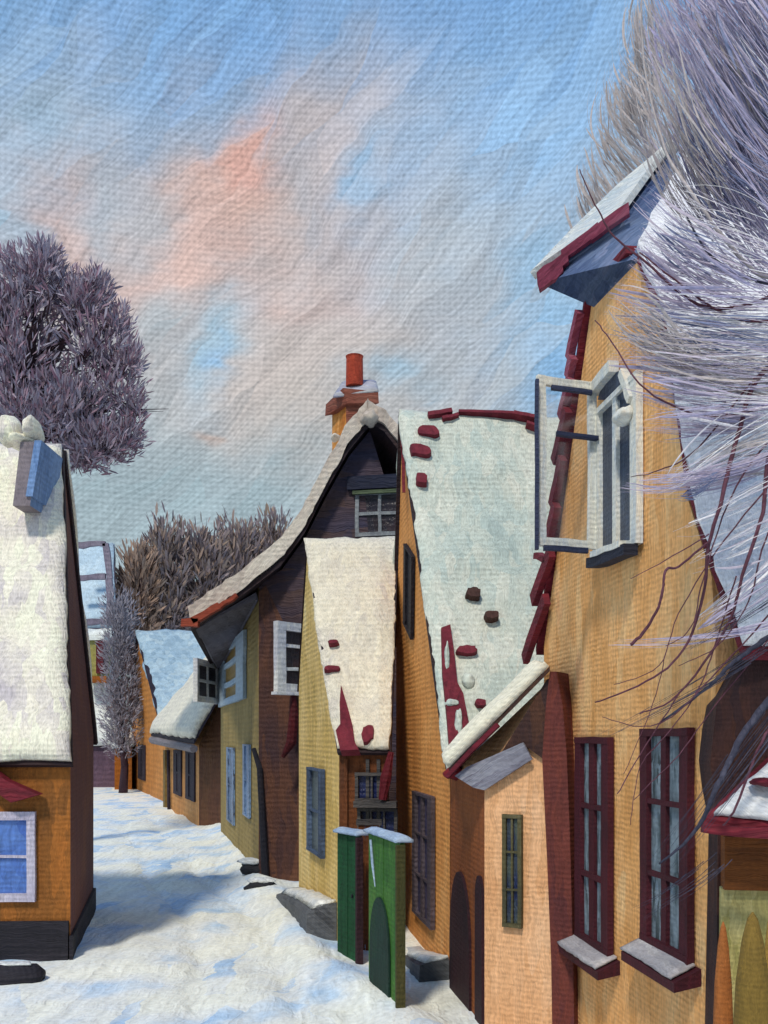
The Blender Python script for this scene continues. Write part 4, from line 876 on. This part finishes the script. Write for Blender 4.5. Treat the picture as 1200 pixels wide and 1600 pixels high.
for i, (px, py, rx, ry, mm, lb) in enumerate(far):
    Yt = 76+i*2; py += 16; random.seed(40+i)
    tree('distant_tree', G(px, Yt), 18, .5, [cr(px, py, rx, ry, 2600, Yt), cr(px+U(14), py+60, rx, ry*.8, 1800, Yt), cr(px+U(12), py-ry*.5, rx*.6, ry*.5, 700, Yt)], m_t2b if mm == 'm2b' else m_t2, m_bark, lb, 1.7, .40, 'distant trees behind the houses', (3, 4, 3))
m_t3 = paint('grey_bush', ['66626c', '7a7680', '8a8690', '9a969e'], 50, 'r', wd=30, weave=.03, bump=.1, island=True, gain=1.3)
random.seed(61)
tree('lane_tree', G(192, 51), 7, .2, [cr(188, 1000, 28, 62, 2200, 51), cr(190, 1070, 30, 60, 2600, 51), cr(184, 960, 26, 40, 900, 51), cr(190, 1120, 30, 40, 1500, 51), cr(192, 1155, 28, 26, 900, 51)], m_t3, m_bark, 'small smoky grey tree at the end of the lane beside the blue-roofed house', 2.2, .12, None, (3, 4, 3))

# big tree on the right, feathery snow-dusted twigs sweeping over the yellow house
random.seed(5)
YT = 5.6
t8 = empty('feathery_tree', V((3.9, 5.0, 0)), 'big lavender-grey weeping tree whose snowy twigs sweep over the yellow house', 'tree')
m_bark8 = paint('mauve_bark', ['4a2a34', '5f3844', '744a58'], 6, 'v', wd=5)
m_tw = {'l': paint('lavender_twigs', ['817890', '968ca0', 'aaa0ac', '8a86a4', 'b0a8ac'], 6, 'r', wd=20, weave=0, bump=.1, island=True, gain=1.35, bris=.2),
        'g': paint('taupe_twigs', ['857f80', '978f8e', 'a89e9c', '8f8b92'], 6, 'r', wd=20, weave=0, bump=.1, island=True, gain=1.35, bris=.2),
        'w': paint('frosted_twigs', ['b0a9ae', 'c6c0c4', 'dad6d6', '9a92a0', 'e2deda'], 6, 'r', wd=20, weave=0, bump=.1, island=True, gain=1.35, bris=.2),
        'b': paint('steel_twigs', ['525a74', '656c8a', '7c819a', '474c62'], 6, 'r', wd=20, weave=0, bump=.1, island=True, gain=1.35, bris=.2),
        'm': m_bark8, 'k': paint('indigo_branch', ['2a2c3c', '3c3c4c', '5a5868'], 6, 'v', wd=5)}
tw = {a: MB() for a in m_tw}
def bez(p, t):
    p = list(p)
    while len(p) > 1: p = [p[i].lerp(p[i+1], t) for i in range(len(p)-1)]
    return p[0]
def bundle(kind, pts, w, n, Y=YT, r=.0035, dep=.25, seg=8, fan=1.0):
    """fronds of fine snow-dusted twigs following a curve, w photo pixels wide, tapering together to the tip (last point)"""
    k = Y/F; ctrl = [P(a, b, Y) for a, b in pts]; L = sum((ctrl[i+1]-ctrl[i]).length for i in range(len(ctrl)-1))
    def frame(f):
        p = bez(ctrl, f); q = bez(ctrl, min(1, f+.02)); d = q-p if (q-p).length > 1e-6 else p-bez(ctrl, f-.02)
        d = V((d.x, 0, d.z)).normalized(); return p, d, V((-d.z, 0, d.x))
    n = n*(1.0 if pts[-1][1] < 300 else .8)*(.45 if kind == 'k' else .75 if kind == 'w' else 1)
    for it in range(int(n)):
        ribbon_ = it < n*.30 and kind != 'k'
        o = max(-1.6, min(1.6, random.gauss(0, .6))); dz = U(dep)
        ln = U(.28, .6) if ribbon_ else U(.5, .9); e0 = U(0, 1-ln); e1 = e0+ln; cur = []; drift = U(.35); ph = U(3)
        for i in range(seg+1):
            f = e0+ln*i/seg; p, d, s_ = frame(f)
            env = math.sin(math.pi*min(1, .14+f*.86))**.5 if f < .98 else .35
            cur.append((p+s_*(o*w*k*env*fan*.62+drift*w*k*(i/seg-.5)+.004*math.sin(f*7+ph))+V((0, dz+.04*math.sin(f*5+ph), 0)), s_))
        if not ribbon_:
            tw[kind].tube([c[0] for c in cur], [r*.55*(1.2-.95*i/seg) for i in range(seg+1)], 3, cap=False)
        else:
            wr = U(.6, 2.2)*k*(.6+.4*min(1, w/40)); vs = []; til = U(.5)
            for i, (p, s_) in enumerate(cur):
                e_ = min(1, .25+3*min(i, seg-i)/seg); h = wr*e_; sd_ = (s_+V((0, til, 0)))*h
                vs += [p-sd_, p+V((0, -.25*h, 0)), p+sd_, p+V((0, .25*h, 0))]
            fs = [(4*i+j, 4*i+(j+1) % 4, 4*i+4+(j+1) % 4, 4*i+4+j) for i in range(seg) for j in range(4)]
            tw[kind].add(vs, fs)
B_ = bundle
# upper mass, raking from the top down to the right
for (x0, y0, x1, y1, x2, y2, w, n, kd) in (
    (1260, 330, 1120, 130, 1010, -20, 60, 150, 'l'), (1260, 260, 1150, 80, 1060, -40, 70, 170, 'l'), (1260, 200, 1180, 60, 1110, -60, 70, 170, 'l'), (1270, 120, 1210, 20, 1160, -60, 70, 150, 'l'),
    (1250, 420, 1120, 260, 1040, 60, 60, 150, 'l'), (1260, 360, 1130, 240, 1060, 120, 70, 150, 'l'), (1255, 300, 1150, 190, 1090, 60, 70, 150, 'b'), (1230, 180, 1180, 90, 1140, -20, 50, 80, 'b'),
    (1200, 330, 1110, 260, 1050, 150, 60, 100, 'b'), (1180, 250, 1120, 160, 1080, 60, 30, 50, 'g'), (1240, 230, 1190, 120, 1170, 20, 26, 50, 'w'), (1225, 280, 1160, 200, 1120, 110, 22, 40, 'w'),
    (1130, 330, 1050, 210, 1010, 100, 46, 110, 'g'), (1100, 330, 1030, 240, 1000, 180, 40, 80, 'l'), (1060, 130, 1020, 60, 1000, -30, 56, 120, 'g'), (1090, 90, 1060, 30, 1040, -40, 50, 100, 'l'),
    (1020, 130, 995, 90, 990, 10, 34, 80, 'g'), (1150, 60, 1110, 10, 1090, -40, 70, 100, 'l'),
    # loose taupe sprays over the sky
    (1010, 230, 975, 180, 955, 105, 62, 200, 'g'), (1000, 200, 990, 150, 975, 110, 40, 80, 'g'), (1050, 320, 960, 250, 935, 190, 34, 90, 'g'), (1060, 340, 1020, 260, 1005, 205, 36, 70, 'g'),
    (990, 400, 935, 330, 912, 252, 44, 190, 'g'), (1040, 380, 985, 320, 960, 270, 26, 60, 'g'), (1045, 160, 1010, 110, 1000, 60, 26, 60, 'g')):
    B_(kd, [(x0, y0), (x1, y1), (x2, y2)], w, n, r=.0045 if kd in 'lb' else .004, dep=.35, Y=9.9 if x2 < 1030 and x0 < 1130 else YT)
# sweeping horizontals over the roof and the gable
for (x0, y0, x1, y1, x2, y2, w, n, kd) in (
    (1250, 450, 1120, 420, 990, 300, 50, 80, 'l'), (1220, 420, 1100, 380, 1010, 330, 60, 80, 'w'), (1160, 470, 1070, 430, 990, 380, 60, 110, 'l'), (1130, 420, 1060, 400, 1000, 350, 40, 50, 'b'),
    (1250, 480, 1120, 500, 950, 450, 40, 90, 'l'), (1260, 520, 1120, 510, 960, 500, 36, 90, 'w'), (1260, 545, 1120, 550, 950, 490, 36, 80, 'b'), (1260, 575, 1120, 570, 940, 560, 44, 90, 'l'),
    (1250, 600, 1130, 600, 960, 530, 46, 100, 'g'), (1250, 620, 1120, 640, 980, 600, 44, 90, 'l'), (1250, 560, 1100, 590, 1000, 560, 40, 60, 'w'), (1260, 650, 1150, 650, 1020, 640, 30, 60, 'w'),
    (1200, 650, 1110, 665, 1005, 660, 26, 90, 'l'), (1250, 640, 1120, 700, 1030, 770, 40, 60, 'w'), (1230, 700, 1120, 760, 975, 752, 24, 110, 'l'), (1250, 740, 1150, 790, 1060, 830, 36, 40, 'w'),
    (1250, 800, 1150, 860, 1080, 880, 36, 34, 'w'), (1250, 880, 1150, 930, 1090, 990, 34, 30, 'l'), (1240, 700, 1160, 700, 1090, 740, 40, 50, 'g'), (1250, 960, 1150, 1000, 950, 1005, 10, 26, 'l'), (1240, 840, 1160, 930, 1100, 960, 22, 30, 'w'),
    (1230, 985, 1130, 1060, 940, 1155, 14, 44, 'k'), (1210, 930, 1120, 990, 1060, 1020, 12, 24, 'k'), (1240, 1080, 1130, 1230, 1025, 1365, 22, 60, 'k'), (1130, 1330, 1060, 1400, 985, 1432, 9, 26, 'k'),
    (1120, 745, 1090, 765, 1070, 765, 12, 40, 'b'), (1090, 600, 1010, 500, 950, 470, 40, 60, 'g'), (1130, 560, 1040, 560, 975, 500, 50, 80, 'g')):
    B_(kd, [(x0, y0), (x1, y1), (x2, y2)], w, n, r=.0038, dep=.2, seg=9)
# long single wine-coloured branches
def branch(kd, pts, r0, r1, Y=5.5):
    p = [P(a, b, Y+.05*math.sin(i*1.7)) for i, (a, b) in enumerate(pts)]; q = []
    for i in range(len(p)-1):
        p0, p1, p2, p3 = p[max(0, i-1)], p[i], p[i+1], p[min(len(p)-1, i+2)]
        for j in range(6):
            t_ = j/6; q.append(.5*((2*p1)+(p2-p0)*t_+(2*p0-5*p1+4*p2-p3)*t_*t_+(3*p1-p0-3*p2+p3)*t_**3))
    q.append(p[-1]); n = len(q); MB().tube([a+V((U(.003), 0, U(.003))) for a in q], [r0+(r1-r0)*i/(n-1) for i in range(n)], 6).build('branch', m_tw[kd], t8, smooth=True)
for (kd, pts, r0, r1) in (
    ('m', [(1260, 540), (1185, 590), (1150, 690), (1125, 790), (1108, 850), (1098, 930), (1068, 1015), (1010, 1065), (930, 1098)], .017, .004),
    ('m', [(1270, 560), (1205, 700), (1192, 800), (1160, 900), (1135, 980), (1060, 1085), (1000, 1115)], .016, .004),
    ('m', [(1108, 845), (1060, 885), (1040, 892), (1032, 940), (1008, 985), (985, 1008)], .006, .010),
    ('m', [(1108, 835), (1040, 875), (985, 905)], .004, .002), ('m', [(1060, 1085), (1000, 1180), (965, 1240)], .004, .003), ('m', [(1040, 1020), (1020, 1100), (975, 1210)], .003, .002),
    ('m', [(1260, 440), (1150, 480), (1080, 470), (1010, 410), (960, 370), (930, 320), (905, 265)], .010, .003),
    ('m', [(1240, 500), (1160, 500), (1105, 475), (1045, 430), (1000, 395)], .008, .004), ('m', [(1180, 590), (1090, 700), (1030, 735), (985, 745)], .006, .002),
    ('m', [(1270, 600), (1180, 640), (1100, 650), (1010, 610), (960, 540), (930, 500)], .008, .003),
    ('m', [(1250, 900), (1180, 985), (1110, 1060), (1050, 1120), (1000, 1135), (940, 1120)], .006, .002), ('m', [(1150, 900), (1120, 1000), (1090, 1080), (1040, 1150), (1000, 1200), (985, 1290)], .005, .002),
    ('m', [(1200, 760), (1120, 860), (1060, 960), (1030, 1040), (960, 1070)], .005, .002), ('m', [(1240, 640), (1150, 760), (1100, 900), (1080, 980), (1040, 1010)], .006, .002), ('m', [(1230, 760), (1190, 860), (1170, 940), (1120, 1010), (1060, 1040)], .006, .002),
    ('m', [(1200, 1000), (1120, 1100), (1060, 1180), (1010, 1230), (990, 1250)], .004, .002),
    ('g', [(1260, 160), (1200, 110), (1130, 40), (1100, -30)], .016, .010), ('g', [(1270, 420), (1190, 430), (1130, 370), (1080, 300), (1040, 235), (1010, 120), (1000, 20)], .014, .005),
    ('k', [(1270, 450), (1190, 440), (1130, 415), (1095, 380), (1070, 330)], .012, .004), ('g', [(1270, 300), (1200, 290), (1165, 220), (1120, 120), (1080, 0)], .014, .006),
    ('k', [(1300, 950), (1220, 985), (1180, 1010), (1140, 1040), (1105, 1075), (1030, 1130)], .022, .006), ('k', [(1300, 1000), (1215, 1080), (1160, 1150), (1120, 1230), (1085, 1300), (1030, 1350)], .030, .006),
    ('m', [(1300, 1020), (1230, 1100), (1190, 1160), (1150, 1260), (1130, 1290)], .012, .005)):
    branch(kd, pts, r0, r1)
names = {'l': 'twigs', 'g': 'twigs', 'w': 'frosted_twigs', 'b': 'twigs', 'm': 'twigs', 'k': 'twigs'}
labs = {'l': 'lavender twigs', 'g': 'taupe grey twigs', 'w': 'snow-white frosted twigs', 'b': 'steel blue twigs in the upper crown', 'm': 'thin wine-red branches', 'k': 'dark indigo branches'}
for a in [q_ for q_ in tw if tw[q_].v]: tw[a].build(names[a], m_tw[a], t8, fix=False)['label'] = labs[a]
MB().tube([V((3.9, 5.0, -.3)), V((3.85, 5.0, 1.2)), V((3.95, 5.05, 2.8)), V((3.8, 5.1, 4.2)), V((3.85, 5.2, 6.0)), V((3.7, 5.3, 7.6))], [.34, .26, .22, .19, .13, .05], 12).build('trunk', m_bark8, t8, smooth=True)
lm = MB()
for (z0, px, py) in ((2.6, 1290, 1000), (2.9, 1280, 900), (3.4, 1270, 700), (3.8, 1265, 580), (4.2, 1260, 460), (4.6, 1265, 330), (5.2, 1260, 220), (5.8, 1270, 120), (6.3, 1250, 20)):
    a = V((3.87, 5.05, z0)); b = P(px, py, 5.55); m_ = a.lerp(b, .5)+V((0, 0, .25)); lm.tube([a, a.lerp(m_, .6), m_, m_.lerp(b, .5), b+V((-.05, 0, 0))], [.09, .07, .055, .04, .02], 8)
lm.build('limbs', m_bark8, t8, smooth=True)

# ================================================================ CAMERA AND RENDER
cam = bpy.data.cameras.new('camera'); co_ = bpy.data.objects.new('camera', cam); col.objects.link(co_); scn.camera = co_
co_.location = (0, 0, EYE); co_.rotation_euler = (R(90), 0, 0)
cam.sensor_fit = 'VERTICAL'; cam.sensor_height = 24; cam.sensor_width = 18; cam.lens = 24*F/1600; cam.shift_y = (HY-800)/1600
cam.clip_start = .1; cam.clip_end = 4000
scn.render.resolution_x = 768; scn.render.resolution_y = 1024
scn.view_settings.view_transform = 'Standard'; scn.view_settings.look = 'None'; scn.view_settings.exposure = 0.0; scn.view_settings.gamma = 1
